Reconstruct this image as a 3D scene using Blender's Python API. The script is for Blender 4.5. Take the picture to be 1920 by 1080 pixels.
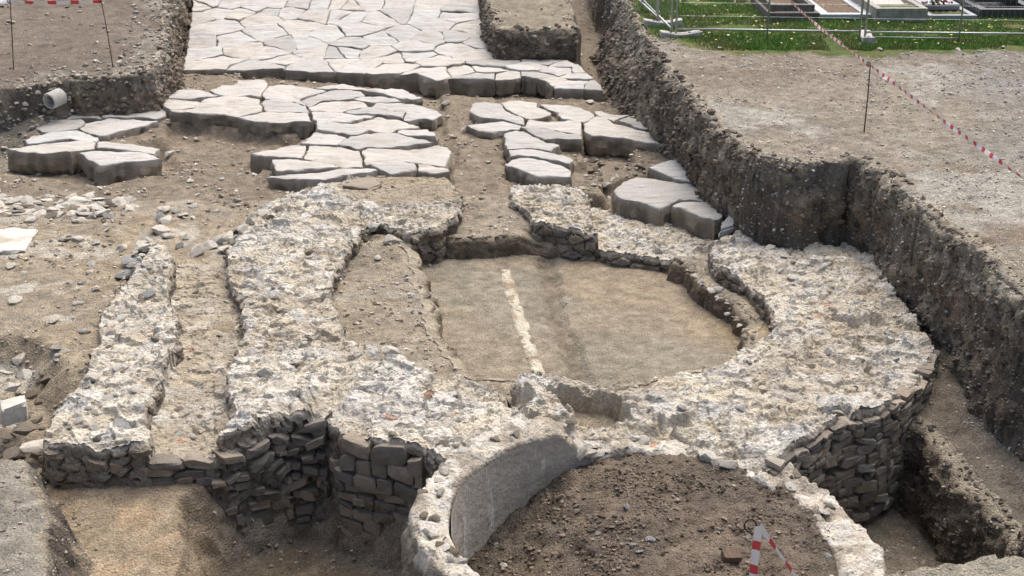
import bpy, math, random
import numpy as np
from math import radians as R
sc = bpy.context.scene
for o in list(bpy.data.objects): bpy.data.objects.remove(o)
random.seed(7); rng = np.random.default_rng(7)

# ------------------------------------------------------------------ camera, sky, sun, exposure
HC, PITCH, FPX = 4.7, R(22.0), 2400.0            # camera height over the upper ground, tilt, focal length in pixels of a 1920 wide frame
cam = bpy.data.cameras.new('camera'); cam.sensor_width = 36; cam.lens = FPX/1920*36; cam.clip_end = 900
co = bpy.data.objects.new('camera', cam); co.location = (0, 0, HC); co.rotation_euler = (R(90)-PITCH, 0, 0)
sc.collection.objects.link(co); sc.camera = co
SUN_EL, SUN_AZ = 62.0, 20.0                       # azimuth clockwise from +Y (the road runs towards +Y)
w = bpy.data.worlds.new('World'); sc.world = w; w.use_nodes = True
nt = w.node_tree; bg = nt.nodes['Background']
sky = nt.nodes.new('ShaderNodeTexSky'); sky.sky_type = 'NISHITA'; sky.sun_disc = False
sky.sun_elevation = R(SUN_EL); sky.sun_rotation = R(SUN_AZ); sky.air_density = 0.7; sky.dust_density = 6.0; sky.ozone_density = 0.0
nt.links.new(sky.outputs[0], bg.inputs[0]); bg.inputs[1].default_value = 0.10
sl = bpy.data.lights.new('sun', 'SUN'); sl.energy = 1.5; sl.angle = R(70); sl.color = (1.0, 0.965, 0.92)
so = bpy.data.objects.new('sun', sl); so.location = (0, 0, 30)
so.rotation_euler = (R(90-SUN_EL), 0, R(180-SUN_AZ)); sc.collection.objects.link(so)
sc.view_settings.view_transform = 'Standard'; sc.view_settings.look = 'None'
sc.view_settings.gamma = 1.0; sc.view_settings.use_curve_mapping = False
sc.view_settings.exposure = 1.06

# ------------------------------------------------------------------ survey: photo pixel -> point on a level of the site
cp, sp = math.cos(PITCH), math.sin(PITCH)
def P(px, py, z=0.0):
    u, v = (px-960)/FPX, (540-py)/FPX
    d = (u, cp+v*sp, -sp+v*cp)
    t = ((RT if callable(z) else z)-HC)/d[2]
    if callable(z) and d[1]*t > Y0: t = (RT-.17*Y0-HC)/(d[2]-.17*d[1])     # on the rising stretch of the road
    return (d[0]*t, d[1]*t, HC+d[2]*t)
def PP(pts, z): return [P(a, b, z)[:2] for a, b in pts]

# ------------------------------------------------------------------ noise
def h01(i, j, k, s):
    n = (i.astype(np.int64)*374761393 + j.astype(np.int64)*668265263 + k*2147483647 + s*144269503) & 0xffffffff
    n = ((n ^ (n >> 13))*1274126177) & 0xffffffff
    n = (n ^ (n >> 16)); n = (n*2246822519) & 0xffffffff; n = n ^ (n >> 15)
    return (n & 0xffffff)/float(0x1000000)
def n2(x, y, s=0):
    i, j = np.floor(x), np.floor(y); f, g = x-i, y-j
    f = f*f*(3-2*f); g = g*g*(3-2*g)
    a, b, c, d = h01(i, j, 0, s), h01(i+1, j, 0, s), h01(i, j+1, 0, s), h01(i+1, j+1, 0, s)
    return (a+(b-a)*f)*(1-g) + (c+(d-c)*f)*g
def n3(x, y, z, s=0):
    k = np.floor(z).astype(np.int64); t = z-k; t = t*t*(3-2*t)
    i, j = np.floor(x), np.floor(y); f, g = x-i, y-j
    f = f*f*(3-2*f); g = g*g*(3-2*g)
    r = []
    for kk in (k, k+1):
        a, b, c, d = h01(i, j, kk, s), h01(i+1, j, kk, s), h01(i, j+1, kk, s), h01(i+1, j+1, kk, s)
        r.append((a+(b-a)*f)*(1-g) + (c+(d-c)*f)*g)
    return r[0]*(1-t)+r[1]*t
def fbm(x, y, sc_, s=0, o=4):                       # about -1..1
    t = 0; a = 1; tot = 0
    for q in range(o):
        t = t + a*(n2(x*sc_, y*sc_, s+q)*2-1); tot += a; a *= .5; sc_ *= 2.03
    return t/tot*1.6
def ridge(x, y, sc_, s=0, o=3):
    t = 0; a = 1; tot = 0
    for q in range(o):
        t = t + a*(1-np.abs(n2(x*sc_, y*sc_, s+q)*2-1)*2); tot += a; a *= .5; sc_ *= 2.1
    return t/tot
def voro(x, y, cell, s=0):                          # F1, F2, hash and offset to the nearest seed
    gx, gy = x/cell, y/cell; i, j = np.floor(gx), np.floor(gy)
    f1 = np.full(x.shape, 9.0); f2 = np.full(x.shape, 9.0); hid = np.zeros(x.shape); dx = np.zeros(x.shape); dy = np.zeros(x.shape)
    for a in (-1, 0, 1):
        for b in (-1, 0, 1):
            ii, jj = i+a, j+b
            sx = ii+.1+.8*h01(ii, jj, 1, s); sy = jj+.1+.8*h01(ii, jj, 2, s)
            ux, uy = gx-sx, gy-sy; d = np.sqrt(ux*ux+uy*uy)
            m = d < f1
            f2 = np.where(m, f1, np.minimum(f2, d))
            hid = np.where(m, h01(ii, jj, 3, s), hid); dx = np.where(m, ux, dx); dy = np.where(m, uy, dy); f1 = np.where(m, d, f1)
    return f1, f2, hid, dx, dy
def sstep(a, b, x):
    t = np.clip((x-a)/(b-a), 0, 1); return t*t*(3-2*t)
def frac(x): return x-np.floor(x)
def sd(X, Y, poly):                                 # signed distance, negative inside
    d2 = np.full(X.shape, 1e18); ins = np.zeros(X.shape, bool); n = len(poly)
    for k in range(n):
        ax, ay = poly[k]; bx, by = poly[(k+1) % n]; ex, ey = bx-ax, by-ay
        L = ex*ex+ey*ey+1e-12
        t = np.clip(((X-ax)*ex+(Y-ay)*ey)/L, 0, 1)
        qx, qy = X-ax-t*ex, Y-ay-t*ey
        d2 = np.minimum(d2, qx*qx+qy*qy)
        if ay != by:
            ins ^= ((ay > Y) != (by > Y)) & (X < ex*(Y-ay)/(by-ay)+ax)
    d = np.sqrt(d2); return np.where(ins, -d, d)

# ------------------------------------------------------------------ objects
C = sc.collection
def tag(o, label=None, cat=None, group=None, kind=None):
    if label: o['label'] = label
    if cat: o['category'] = cat
    if group: o['group'] = group
    if kind: o['kind'] = kind
    return o
def empty(name, loc, *t, **k):
    o = bpy.data.objects.new(name, None); o.location = loc; o.empty_display_size = .2; C.objects.link(o); return tag(o, *t, **k)
def link(name, me, parent=None, loc=(0, 0, 0), rot=(0, 0, 0), scl=(1, 1, 1)):
    o = bpy.data.objects.new(name, me); o.location = loc; o.rotation_euler = rot; o.scale = scl
    if parent: o.parent = parent
    C.objects.link(o); return o
def world_loc(o):
    l = np.zeros(3)
    while o: l = l+np.array(o.location); o = o.parent
    return l
def mesh(name, V, F, mat, col=None, smooth=False, sharp=None, centre=False):
    V = np.asarray(V, float); me = bpy.data.meshes.new(name)
    if isinstance(F, np.ndarray):
        nf, k = F.shape
        me.vertices.add(len(V)); me.vertices.foreach_set('co', V.astype(np.float32).ravel())
        me.loops.add(nf*k); me.loops.foreach_set('vertex_index', F.astype(np.int32).ravel())
        me.polygons.add(nf); me.polygons.foreach_set('loop_start', (np.arange(nf)*k).astype(np.int32))
        me.update(calc_edges=True)
    else:
        me.from_pydata(V.tolist(), [], F); me.update()
    for m in (mat if isinstance(mat, (list, tuple)) else [mat]): me.materials.append(m)
    if col is not None:
        a = me.color_attributes.new('Col', 'FLOAT_COLOR', 'POINT')
        c4 = np.ones((len(V), 4), np.float32); c4[:, :3] = col; a.data.foreach_set('color', c4.ravel())
    me.polygons.foreach_set('use_smooth', np.full(len(me.polygons), bool(smooth or sharp)))
    if sharp: me.set_sharp_from_angle(angle=R(sharp))
    return me
def part(name, V, F, mat, parent=None, **k):       # a mesh from world coordinates, origin at its own middle
    V = np.asarray(V, float); c = np.array([V[:, 0].mean(), V[:, 1].mean(), V[:, 2].min()])
    me = mesh(name, V-c, F, mat, **k)
    return link(name, me, parent, c-(world_loc(parent) if parent else 0))

# ------------------------------------------------------------------ materials
def material(name, rough=.95, spec=.15):
    m = bpy.data.materials.new(name); m.use_nodes = True; t = m.node_tree; b = t.nodes['Principled BSDF']
    b.inputs['Roughness'].default_value = rough; b.inputs['Specular IOR Level'].default_value = spec
    return m, t, b
def nd(t, typ, **k):
    n = t.nodes.new(typ)
    for a, v in k.items():
        if a in n.inputs.keys(): n.inputs[a].default_value = v
        else: setattr(n, a, v)
    return n
def ramp(t, src, stops):
    r = nd(t, 'ShaderNodeValToRGB'); e = r.color_ramp.elements
    while len(e) < len(stops): e.new(.5)
    for q, (p_, c_) in zip(e, stops): q.position = p_; q.color = (c_, c_, c_, 1) if not isinstance(c_, tuple) else (*c_, 1)
    t.links.new(src, r.inputs[0]); return r.outputs[0]
def mul(t, a, b, fac=1.0):
    n = nd(t, 'ShaderNodeMix', data_type='RGBA', blend_type='MULTIPLY'); n.inputs[0].default_value = fac
    t.links.new(a, n.inputs[6]); t.links.new(b, n.inputs[7]); return n.outputs[2]
def mixc(t, f, a, b):
    n = nd(t, 'ShaderNodeMix', data_type='RGBA')
    if isinstance(f, float): n.inputs[0].default_value = f
    else: t.links.new(f, n.inputs[0])
    for s_, x in ((6, a), (7, b)):
        if isinstance(x, tuple): n.inputs[s_].default_value = (*x, 1)
        else: t.links.new(x, n.inputs[s_])
    return n.outputs[2]
def bumps(t, b, coord, layers, base=None):
    prev = None
    for kind, scale, dist in layers:
        if kind == 'v':
            n = nd(t, 'ShaderNodeTexVoronoi', Scale=scale); out = n.outputs['Distance']
        else:
            n = nd(t, 'ShaderNodeTexNoise', Scale=scale, Detail=6.0, Roughness=.65); out = n.outputs[0]
        t.links.new(coord, n.inputs['Vector'])
        bp = nd(t, 'ShaderNodeBump', Strength=1.0, Distance=dist); t.links.new(out, bp.inputs['Height'])
        if prev: t.links.new(prev, bp.inputs['Normal'])
        prev = bp.outputs[0]
    t.links.new(prev, b.inputs['Normal'])
def attr_mat(name, lo, hi, fscale, speck, layers, rough=.95):
    """colour from the mesh, grain and small bright/dark grit from world-space noise"""
    m, t, b = material(name, rough)
    tc = nd(t, 'ShaderNodeTexCoord').outputs['Object']
    at = nd(t, 'ShaderNodeVertexColor', layer_name='Col').outputs[0]
    n1 = nd(t, 'ShaderNodeTexNoise', Scale=fscale, Detail=8.0, Roughness=.7); t.links.new(tc, n1.inputs['Vector'])
    c = mul(t, at, ramp(t, n1.outputs[0], [(.28, lo), (.72, hi)]))
    n_ = nd(t, 'ShaderNodeTexNoise', Scale=fscale*9, Detail=3.0, Roughness=.6); t.links.new(tc, n_.inputs['Vector'])
    c = mul(t, c, ramp(t, n_.outputs[0], [(.3, lo+.08), (.7, hi-.05)]))
    if speck:
        v = nd(t, 'ShaderNodeTexVoronoi', Scale=speck[0]); t.links.new(tc, v.inputs['Vector'])
        v2 = nd(t, 'ShaderNodeTexNoise', Scale=speck[0]*.35, Detail=2.0); t.links.new(tc, v2.inputs['Vector'])
        k = nd(t, 'ShaderNodeMath', operation='MULTIPLY')
        t.links.new(ramp(t, v.outputs['Distance'], [(.12, 1.0), (.3, 0.0)]), k.inputs[0])
        t.links.new(ramp(t, v2.outputs[0], [(.5, 0.0), (.62, 1.0)]), k.inputs[1])
        k2 = nd(t, 'ShaderNodeMath', operation='MULTIPLY'); k2.inputs[1].default_value = speck[2]; t.links.new(k.outputs[0], k2.inputs[0])
        sb = mixc(t, .55, v.outputs['Color'], (1, 1, 1)); sb = mul(t, sb, mixc(t, 1.0, (0, 0, 0), speck[1]))
        c = mixc(t, k2.outputs[0], c, sb)
    t.links.new(c, b.inputs['Base Color'])
    bumps(t, b, tc, layers)
    return m
M_soil = attr_mat('soil', .62, 1.34, 5.0, (34.0, (.42, .38, .32), .75), [('n', 14.0, .03), ('n', 55.0, .014), ('v', 45.0, .012)])
M_rubble = attr_mat('mortared_rubble', .66, 1.30, 7.0, (22.0, (.5, .46, .38), .25), [('n', 11.0, .04), ('n', 38.0, .02), ('v', 30.0, .012)])
def stone_mat(name, base, var, grain, rough=.85, bump=.012, dirt=(.26, .21, .15), vcol=False):
    m, t, b = material(name, rough, .25)
    tc = nd(t, 'ShaderNodeTexCoord').outputs['Object']; oi = nd(t, 'ShaderNodeObjectInfo')
    mp = nd(t, 'ShaderNodeMapping'); mp.inputs['Scale'].default_value = grain
    rz = nd(t, 'ShaderNodeCombineXYZ'); rr = nd(t, 'ShaderNodeMath', operation='MULTIPLY'); rr.inputs[1].default_value = 3.1
    t.links.new(oi.outputs['Random'], rr.inputs[0]); t.links.new(rr.outputs[0], rz.inputs[2]); t.links.new(rz.outputs[0], mp.inputs['Rotation'])
    ad = nd(t, 'ShaderNodeVectorMath', operation='ADD'); cx = nd(t, 'ShaderNodeCombineXYZ')
    r2 = nd(t, 'ShaderNodeMath', operation='MULTIPLY'); r2.inputs[1].default_value = 37.0
    t.links.new(oi.outputs['Random'], r2.inputs[0]); t.links.new(r2.outputs[0], cx.inputs[0]); t.links.new(r2.outputs[0], cx.inputs[1])
    t.links.new(tc, ad.inputs[0]); t.links.new(cx.outputs[0], ad.inputs[1]); t.links.new(ad.outputs[0], mp.inputs['Vector'])
    n1 = nd(t, 'ShaderNodeTexNoise', Scale=1.0, Detail=9.0, Roughness=.68); t.links.new(mp.outputs[0], n1.inputs['Vector'])
    n_ = nd(t, 'ShaderNodeTexNoise', Scale=2.2, Detail=6.0, Roughness=.6); t.links.new(ad.outputs[0], n_.inputs['Vector'])
    n3_ = nd(t, 'ShaderNodeTexNoise', Scale=60.0, Detail=3.0); t.links.new(ad.outputs[0], n3_.inputs['Vector'])
    tint = ramp(t, oi.outputs['Random'], [(0.0, tuple(x*(1-var) for x in base)), (.35, base), (.65, (base[0]*1.02, base[1]*.99, base[2]*.945)), (1.0, (base[0]*1.02, base[1]*1.05, base[2]*1.08))])
    c = mul(t, tint, ramp(t, n1.outputs[0], [(.3, .62), (.42, .9), (.55, 1.0), (.75, 1.16)]))
    c = mul(t, c, ramp(t, n3_.outputs[0], [(.3, .86), (.7, 1.1)]))
    c = mixc(t, ramp(t, n_.outputs[0], [(.53, 0.0), (.72, .75)]), c, dirt)
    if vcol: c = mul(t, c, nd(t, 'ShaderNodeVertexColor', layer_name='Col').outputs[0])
    t.links.new(c, b.inputs['Base Color'])
    b1 = nd(t, 'ShaderNodeBump', Strength=1.0, Distance=bump); t.links.new(n1.outputs[0], b1.inputs['Height'])
    b2 = nd(t, 'ShaderNodeBump', Strength=1.0, Distance=bump*.35); t.links.new(n3_.outputs[0], b2.inputs['Height']); t.links.new(b1.outputs[0], b2.inputs['Normal'])
    t.links.new(b2.outputs[0], b.inputs['Normal'])
    return m
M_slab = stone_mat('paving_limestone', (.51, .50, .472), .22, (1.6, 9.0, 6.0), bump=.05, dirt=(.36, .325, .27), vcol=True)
M_stone = stone_mat('pale_rubble_stone', (.60, .575, .51), .30, (9.0, 16.0, 16.0), bump=.015)
M_dark = stone_mat('dark_facing_stone', (.20, .18, .155), .35, (7.0, 14.0, 14.0), bump=.02, dirt=(.15, .12, .09))
M_brown = stone_mat('soil_stained_stone', (.29, .25, .20), .35, (8.0, 14.0, 14.0), bump=.02, dirt=(.2, .16, .11))
M_wall = stone_mat('weathered_facing_stone', (.36, .325, .27), .3, (8.0, 14.0, 14.0), bump=.025, dirt=(.24, .2, .15))
M_grey = stone_mat('grey_schist', (.36, .365, .36), .1, (3.0, 12.0, 8.0), bump=.02, dirt=(.26, .24, .2))
def plain(name, col, rough=.6, metal=0.0, nscale=0, amt=.2):
    m, t, b = material(name, rough, .4); b.inputs['Metallic'].default_value = metal
    if nscale:
        tc = nd(t, 'ShaderNodeTexCoord').outputs['Object']
        n = nd(t, 'ShaderNodeTexNoise', Scale=nscale, Detail=6.0, Roughness=.65); t.links.new(tc, n.inputs['Vector'])
        rgb = nd(t, 'ShaderNodeRGB'); rgb.outputs[0].default_value = (*col, 1)
        t.links.new(mul(t, rgb.outputs[0], ramp(t, n.outputs[0], [(.3, 1-amt), (.7, 1+amt)])), b.inputs['Base Color'])
        bp = nd(t, 'ShaderNodeBump', Strength=.5, Distance=.01); t.links.new(n.outputs[0], bp.inputs['Height']); t.links.new(bp.outputs[0], b.inputs['Normal'])
    else: b.inputs['Base Color'].default_value = (*col, 1)
    return m

# ------------------------------------------------------------------ levels
RT = -1.10                                          # top of the road and of the tower walls
Y0 = P(960, 107, RT)[1]
def road_z(x, y): return RT+max(0.0, y-Y0)*.17
def road_zv(y): return RT+np.maximum(0, y-Y0)*.17
KC, KR = (1.06, 8.93), 1.57                         # round plastered pit in front
# ------------------------------------------------------------------ terrain sheet
def axis(*segs):
    a = []
    for lo, hi, st in segs: a.append(np.arange(lo, hi-1e-6, st))
    return np.concatenate(a+[np.array([segs[-1][1]])])
xs = axis((-240, -40, 40), (-40, -13, 6), (-13, -9, .25), (-9, -5.0, .05), (-5.0, 5.3, .028), (5.3, 12.5, .055), (12.5, 20, .5), (20, 40, 5), (40, 240, 40))
ys = axis((-30, 5, 5), (5, 7.5, .25), (7.5, 18.2, .03), (18.2, 25.2, .05), (25.2, 33.5, .085), (33.5, 40, .5), (40, 80, 8), (80, 400, 64))
X, Y = np.meshgrid(xs, ys)
WX = X + .07*fbm(X, Y, 1.6, 11) + .035*fbm(X, Y, 6.0, 13, 3)
WY = Y + .07*fbm(X, Y, 1.6, 17) + .035*fbm(X, Y, 6.0, 19, 3)
H = np.full(X.shape, -1.32)
def zz(z): return z(X, Y) if callable(z) else z
def up(poly, z, slope):
    global H
    H = np.maximum(H, zz(z)-slope*np.maximum(sd(WX, WY, poly), 0))
def down(poly, z, slope):
    global H
    H = np.minimum(H, zz(z)+slope*np.maximum(sd(WX, WY, poly), 0))
rim_px = [(1165, 0), (1185, 35), (1200, 60), (1245, 115), (1290, 180), (1360, 245), (1425, 297), (1500, 310), (1600, 299), (1650, 318), (1700, 365), (1760, 418), (1850, 485), (1920, 543)]
BANK_R = [(2.2, 34), (2.2, 400)][::-1]+PP(rim_px, 0.0)+[(5.3, 9.6), (5.9, 6), (6.5, -30), (240, -30), (240, 400)]
BANK_L = PP([(300, 127), (309, 108), (322, 53), (345, 0)], -.55)+[(-8.2, 36), (-8.2, 400), (-240, 400), (-240, 20.6)]+PP([(-60, 172), (67, 165), (133, 152), (213, 148), (283, 142)], -.58)
SHELF = PP([(930, 60), (1085, 62), (1050, -25), (893, -25)], -.55)
FARROAD = PP([(343, 128), (450, 130), (500, 126), (560, 129), (700, 138), (780, 134), (850, 143), (985, 141), (1040, 158), (1110, 163), (1128, 168), (1092, 127), (1060, 112), (962, 108), (926, 101), (905, 70), (893, -25), (362, -25), (360, 30), (352, 80)], road_z)
up(FARROAD, lambda x, y: road_zv(y)-.085, 6)
up(PP([(325, 185), (340, 131), (452, 132), (440, 160), (400, 172)], -1.2), -1.2, 3)
down(PP([(505, 137), (560, 143), (700, 152), (850, 162), (1000, 182), (1130, 192), (1135, 208), (1000, 200), (860, 200), (800, 200), (700, 180), (560, 162)], -1.5), -1.5, 4)
MIDL = PP([(318, 180), (420, 162), (500, 157), (620, 167), (765, 180), (790, 200), (790, 222), (770, 250), (745, 268), (815, 298), (790, 322), (600, 340), (520, 325), (545, 285), (600, 250), (590, 225), (575, 215), (520, 205), (335, 198)], -1.2)
up(MIDL, -1.22, 5)
down(PP([(318, 250), (470, 268), (560, 278), (590, 258), (600, 264), (545, 288), (470, 305), (480, 342), (380, 335), (325, 292)], -1.5), -1.5, 1.4)
MIDR = PP([(892, 200), (1090, 202), (1200, 227), (1230, 250), (1190, 255), (1135, 243), (1085, 245), (1030, 250), (1060, 295), (1055, 310), (965, 305), (960, 262), (900, 236)], -1.2)
up(MIDR, -1.22, 5)
down(PP([(1095, 282), (1180, 292), (1212, 302), (1200, 318), (1110, 320), (1080, 335), (1120, 345)], -1.5), -1.5, 1.5)
down(PP([(1130, 372), (1200, 350), (1330, 385), (1350, 440), (1250, 432), (1140, 398)], -1.48), -1.48, 2)
up(PP([(1180, 255), (1235, 262), (1265, 285), (1240, 330), (1200, 318), (1190, 290)], -1.3), -1.28, 2)
PASS = PP([(850, 330), (868, 300), (840, 250), (830, 185), (920, 190), (935, 250), (945, 340), (985, 400), (1003, 445), (880, 447), (868, 380)], -1.33)
up(PASS, lambda x, y: -1.24-.10*np.clip((18.6-y)/1.6, 0, 1), 1.0)
up(PP([(-300, 150), (60, 152), (66, 180), (-10, 205), (-300, 230)], -.8), -.85, .85)
up(PP([(40, 296), (250, 312), (280, 300), (300, 240), (292, 215), (150, 215), (70, 240)], -1.45), -1.45, 5)
down(PP([(-120, 325), (0, 340), (100, 352), (200, 366), (312, 348), (330, 320), (300, 300), (250, 322), (170, 318), (20, 292), (-120, 285)], -1.62), -1.62, .75)
up(PP([(-500, 440), (200, 420), (270, 470), (215, 560), (160, 690), (-500, 690)], -1.2), -1.2, .3)
down(PP([(-300, 715), (40, 712), (95, 800), (80, 870), (60, 930), (-300, 930)], -1.6), -1.55, 1.0)
up(PP([(715, 440), (755, 448), (745, 470), (705, 475), (692, 455)], -1.22), -1.22, .35)
BACKR = PP([(1100, 380), (1125, 385), (1190, 405), (1250, 421), (1310, 436), (1360, 446), (1345, 482), (1322, 497), (1260, 490), (1200, 476), (1140, 471), (1100, 456)], -1.41)
down(BACKR, -1.6, 3)
# inside the tower: floor, groove
FLOOR = PP([(772, 480), (850, 482), (900, 484), (1000, 476), (1080, 482), (1150, 489), (1230, 503), (1290, 543), (1350, 592), (1405, 642), (1400, 700), (1290, 745), (1100, 765), (900, 745), (835, 700), (815, 640), (790, 560), (775, 505)], -1.6)
down(FLOOR, -1.6, 12)
down(PP([(1012, 492), (1030, 492), (1054, 600), (1112, 725), (1084, 725), (1032, 604)], -1.66), -1.665, .8)
# pits in front
PLAT = PP([(100, 905), (350, 905), (385, 935), (420, 1010), (395, 1090), (390, 1300), (40, 1300), (85, 1000)], -1.75)
down(PLAT, lambda x, y: -1.52-.16*np.clip(10.4-y, 0, 3), 6)
PITL = PP([(470, 1040), (580, 1000), (730, 1075), (775, 1100), (800, 1300), (400, 1400), (430, 1085)], -2.42)
down(PITL, -2.42, 2.6)
TERR = PP([(1700, 560), (1800, 660), (1960, 800), (1980, 1010), (1905, 1015), (1740, 815), (1700, 778), (1750, 700)], -1.45)
up(TERR, lambda x, y: -1.30-.07*np.clip(14-y, 0, 6), 4)
PITR = PP([(1694, 782), (1740, 815), (1800, 872), (1860, 950), (1908, 1012)], -1.5)+[(4.2, 8.75), (2.6, 8.7), (2.4, 10.0), (3.0, 11.5)]
H = np.where(sd(X, Y, TERR) < .0, np.minimum(H, -1.30-.07*np.clip(14-Y, 0, 6)), H)
down(PITR, -2.4, 12.0)
NEARB = PP([(1640, 1085), (1760, 1063), (1920, 1040), (2300, 990), (2300, 1500), (1450, 1500)], -1.0)
up(NEARB, -1.0, 3.0)
MOUND = PP([(-400, 862), (0, 868), (38, 878), (72, 935), (92, 985), (92, 1100), (-400, 1300)], -1.05)
up(MOUND, -1.02, 2.6)
# the banks
up(SHELF, lambda x, y: -.55+.09*np.clip(y-27, 0, 9), 12.0)
up(BANK_L, lambda x, y: -.6+.09*np.clip(y-22.5, 0, 12), 12)
up(BANK_R, 0.0, 12)
dK = np.hypot(X-KC[0], Y-KC[1]); FILL = dK < KR+.1
fillz = -1.74+.46*sstep(-.45, .85, X)+.05*np.clip(Y-9, -1, 1)*sstep(.2, 1.4, X)
H = np.where(FILL, fillz, H)
d_bank = sd(WX, WY, BANK_R); d_left = sd(WX, WY, BANK_L); d_floor = sd(WX, WY, FLOOR)
gy_, gx_ = np.gradient(H, ys, xs); steep = np.clip(np.hypot(gx_, gy_), 0, 4)
smooth_floor = sstep(.15, -.05, d_floor)+sstep(.1, -.1, sd(WX, WY, PLAT))
rgh = 1-.6*np.clip(smooth_floor, 0, 1)
near = sstep(30, 24, Y)
fa1, fa2, fid, fdx, fdy = voro(X, Y, .11, 5)
clod = (1-sstep(.0, .62, fa1))*(fid > .55)
cut0 = 1-.8*sstep(1.2, 2.2, steep)
H = H + rgh*cut0*(.035*fbm(X, Y, .9, 31) + .02*fbm(X, Y, 4.5, 33) + .012*fbm(X, Y, 16, 35, 3)*near + .022*clod*near*(n2(X*1.3, Y*1.3, 77)-.25))
# kiln fill is lumpier
H = H + FILL*(.03*fbm(X, Y, 7, 41)+.02*clod)
# colours of the ground (dry surface, fresh cut, strata)
def c3(*c): return np.array(c)
col = np.zeros(X.shape+(3,)); col[:] = c3(.30, .24, .17)
def paint(mask, c): 
    global col
    m = np.clip(mask, 0, 1)[..., None]; col = col*(1-m)+m*np.asarray(c)
def msk(poly, soft=.12): return sstep(soft, -soft, sd(WX, WY, poly))
nA = n2(X*.8, Y*.8, 51)*.5+n2(X*2.6, Y*2.6, 52)*.3+n2(X*9, Y*9, 53)*.2
paint(sstep(.5, .68, nA)*.5, c3(.34, .30, .24))
paint(msk(PASS, .3)*.7, c3(.30, .245, .18))
paint((Y > 18.5)*(d_bank > .05)*(d_left > .05)*.8, c3(.215, .165, .115))
LOWL = [(-9, 8), (-9, 18.2), (-3.0, 17.6), (-3.0, 8)]
paint(sstep(.45, .62, nA)*msk(LOWL, .3)*.6, c3(.33, .245, .15))
lp = sstep(.56, .68, n2(X*1.5+7, Y*2.2, 57)*.6+n2(X*6, Y*7, 58)*.4); paint(lp*msk(LOWL, .3)*(Y > 11.5)*.7, c3(.44, .40, .33))
paint(sstep(.1, -.05, d_floor), c3(.285, .228, .16))
paint(sstep(.1, -.05, d_floor)*sstep(.42, .62, n2(X*.9+3, Y*.9, 61))*.8, c3(.26, .225, .165))
paint(sstep(.1, -.05, d_floor)*sstep(.5, .7, n2(X*.7+9, Y*.7, 62))*.7, c3(.325, .245, .16))
GROOVE = PP([(1012, 492), (1030, 492), (1054, 600), (1112, 725), (1084, 725), (1032, 604)], -1.62); paint(msk(GROOVE, .06)*.85, c3(.175, .135, .095))
paint(msk(PLAT, .08), c3(.36, .255, .15)); paint(msk(PLAT, .08)*sstep(.48, .66, nA)*.7, c3(.30, .235, .16))
paint(msk(PITL, .3), c3(.17, .13, .09)); paint(msk(PITR, .3), c3(.20, .165, .12))
paint(msk(TERR, .15), c3(.20, .165, .125))
paint(FILL*1.0, c3(.125, .098, .074)); paint(FILL*sstep(.5, .65, n2(X*1.1, Y*1.1, 63))*.8, c3(.16, .118, .083))
LEDGE = PP([(1330, 490), (1400, 530), (1455, 590), (1460, 625), (1405, 640), (1330, 560)], -1.33)
paint(msk(LEDGE, .1), c3(.36, .27, .16))
# right bank: gravelly dry surface
bm = sstep(.02, -.05, d_bank)
g1 = n2(X*.55, Y*.55, 71)*.55+n2(X*1.9, Y*1.9, 72)*.3+n2(X*6, Y*6, 73)*.15
paint(bm, c3(.27, .225, .17))
paint(bm*sstep(.45, .62, g1), c3(.34, .31, .26))
paint(bm*sstep(.52, .40, g1)*sstep(.5, .6, n2(X*.35, Y*.35, 74)), c3(.23, .17, .12))
paint(bm*sstep(6.2, 8.2, X+.12*(20-Y)+.8*fbm(X, Y, .6, 75))*.8, c3(.225, .205, .18))
paint(bm*sstep(19.5, 21.5, Y+.5*fbm(X, Y, .7, 76))*sstep(.35, .6, nA)*.8, c3(.20, .155, .115))
lb = sstep(.05, -.1, d_left); paint(lb, c3(.185, .145, .11)); paint(lb*sstep(.9, .1, -d_left)*sstep(.35, .6, nA), c3(.26, .23, .18))
paint(msk(PP([(-300, 160), (60, 160), (80, 200), (20, 245), (-300, 270)], -.9), .5)*(1-lb)*.8, c3(.24, .21, .165))
paint(msk(SHELF, .1), c3(.25, .205, .145))
paint(msk(NEARB, .1), c3(.31, .275, .21)); paint(msk(MOUND, .1), c3(.265, .235, .185))
# fresh dug sides: dark humus above, browner below
cut = sstep(1.3, 2.2, steep)
wall = cut*((d_bank > -.08)*(d_bank < .9)+(d_left > -.1)*(d_left < .6)+(sd(WX, WY, SHELF) < .5)*(Y > 26)+(sd(WX, WY, MOUND) < .7))
zrel = H+.12*fbm(X, Y, 1.2, 81)
paint(wall, c3(.15, .12, .092)); paint(wall*sstep(-.62, -.3, zrel)*.75, c3(.20, .18, .15))
paint(wall*sstep(.5, .62, n2(X*4, Y*4+H*5, 83))*.5, c3(.21, .185, .15))
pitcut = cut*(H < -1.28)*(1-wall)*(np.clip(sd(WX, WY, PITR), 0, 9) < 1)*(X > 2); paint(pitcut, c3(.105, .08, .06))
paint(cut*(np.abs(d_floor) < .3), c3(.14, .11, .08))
GRASS = PP([(1172, -25), (1180, 10), (1203, 42), (1215, 66), (1290, 86), (1380, 104), (1500, 99), (1640, 106), (1720, 98), (1800, 100), (1960, 95)], 0)+[(60, 23.2), (60, 60), (2.6, 60)]
dG = sd(WX, WY, GRASS)+.12*fbm(X, Y, 3, 85)
gm = sstep(.12, -.15, dG); paint(gm, c3(.085, .125, .035)); paint(gm*sstep(.52, .68, n2(X*2.2, Y*2.2, 87))*.6, c3(.15, .14, .06))
lum = (col@np.array((.3, .5, .2)))[..., None]; col = np.where(gm[..., None] > .3, col, (lum+(col-lum)*.88)*np.array((.955, 1.0, 1.02)))
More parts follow.
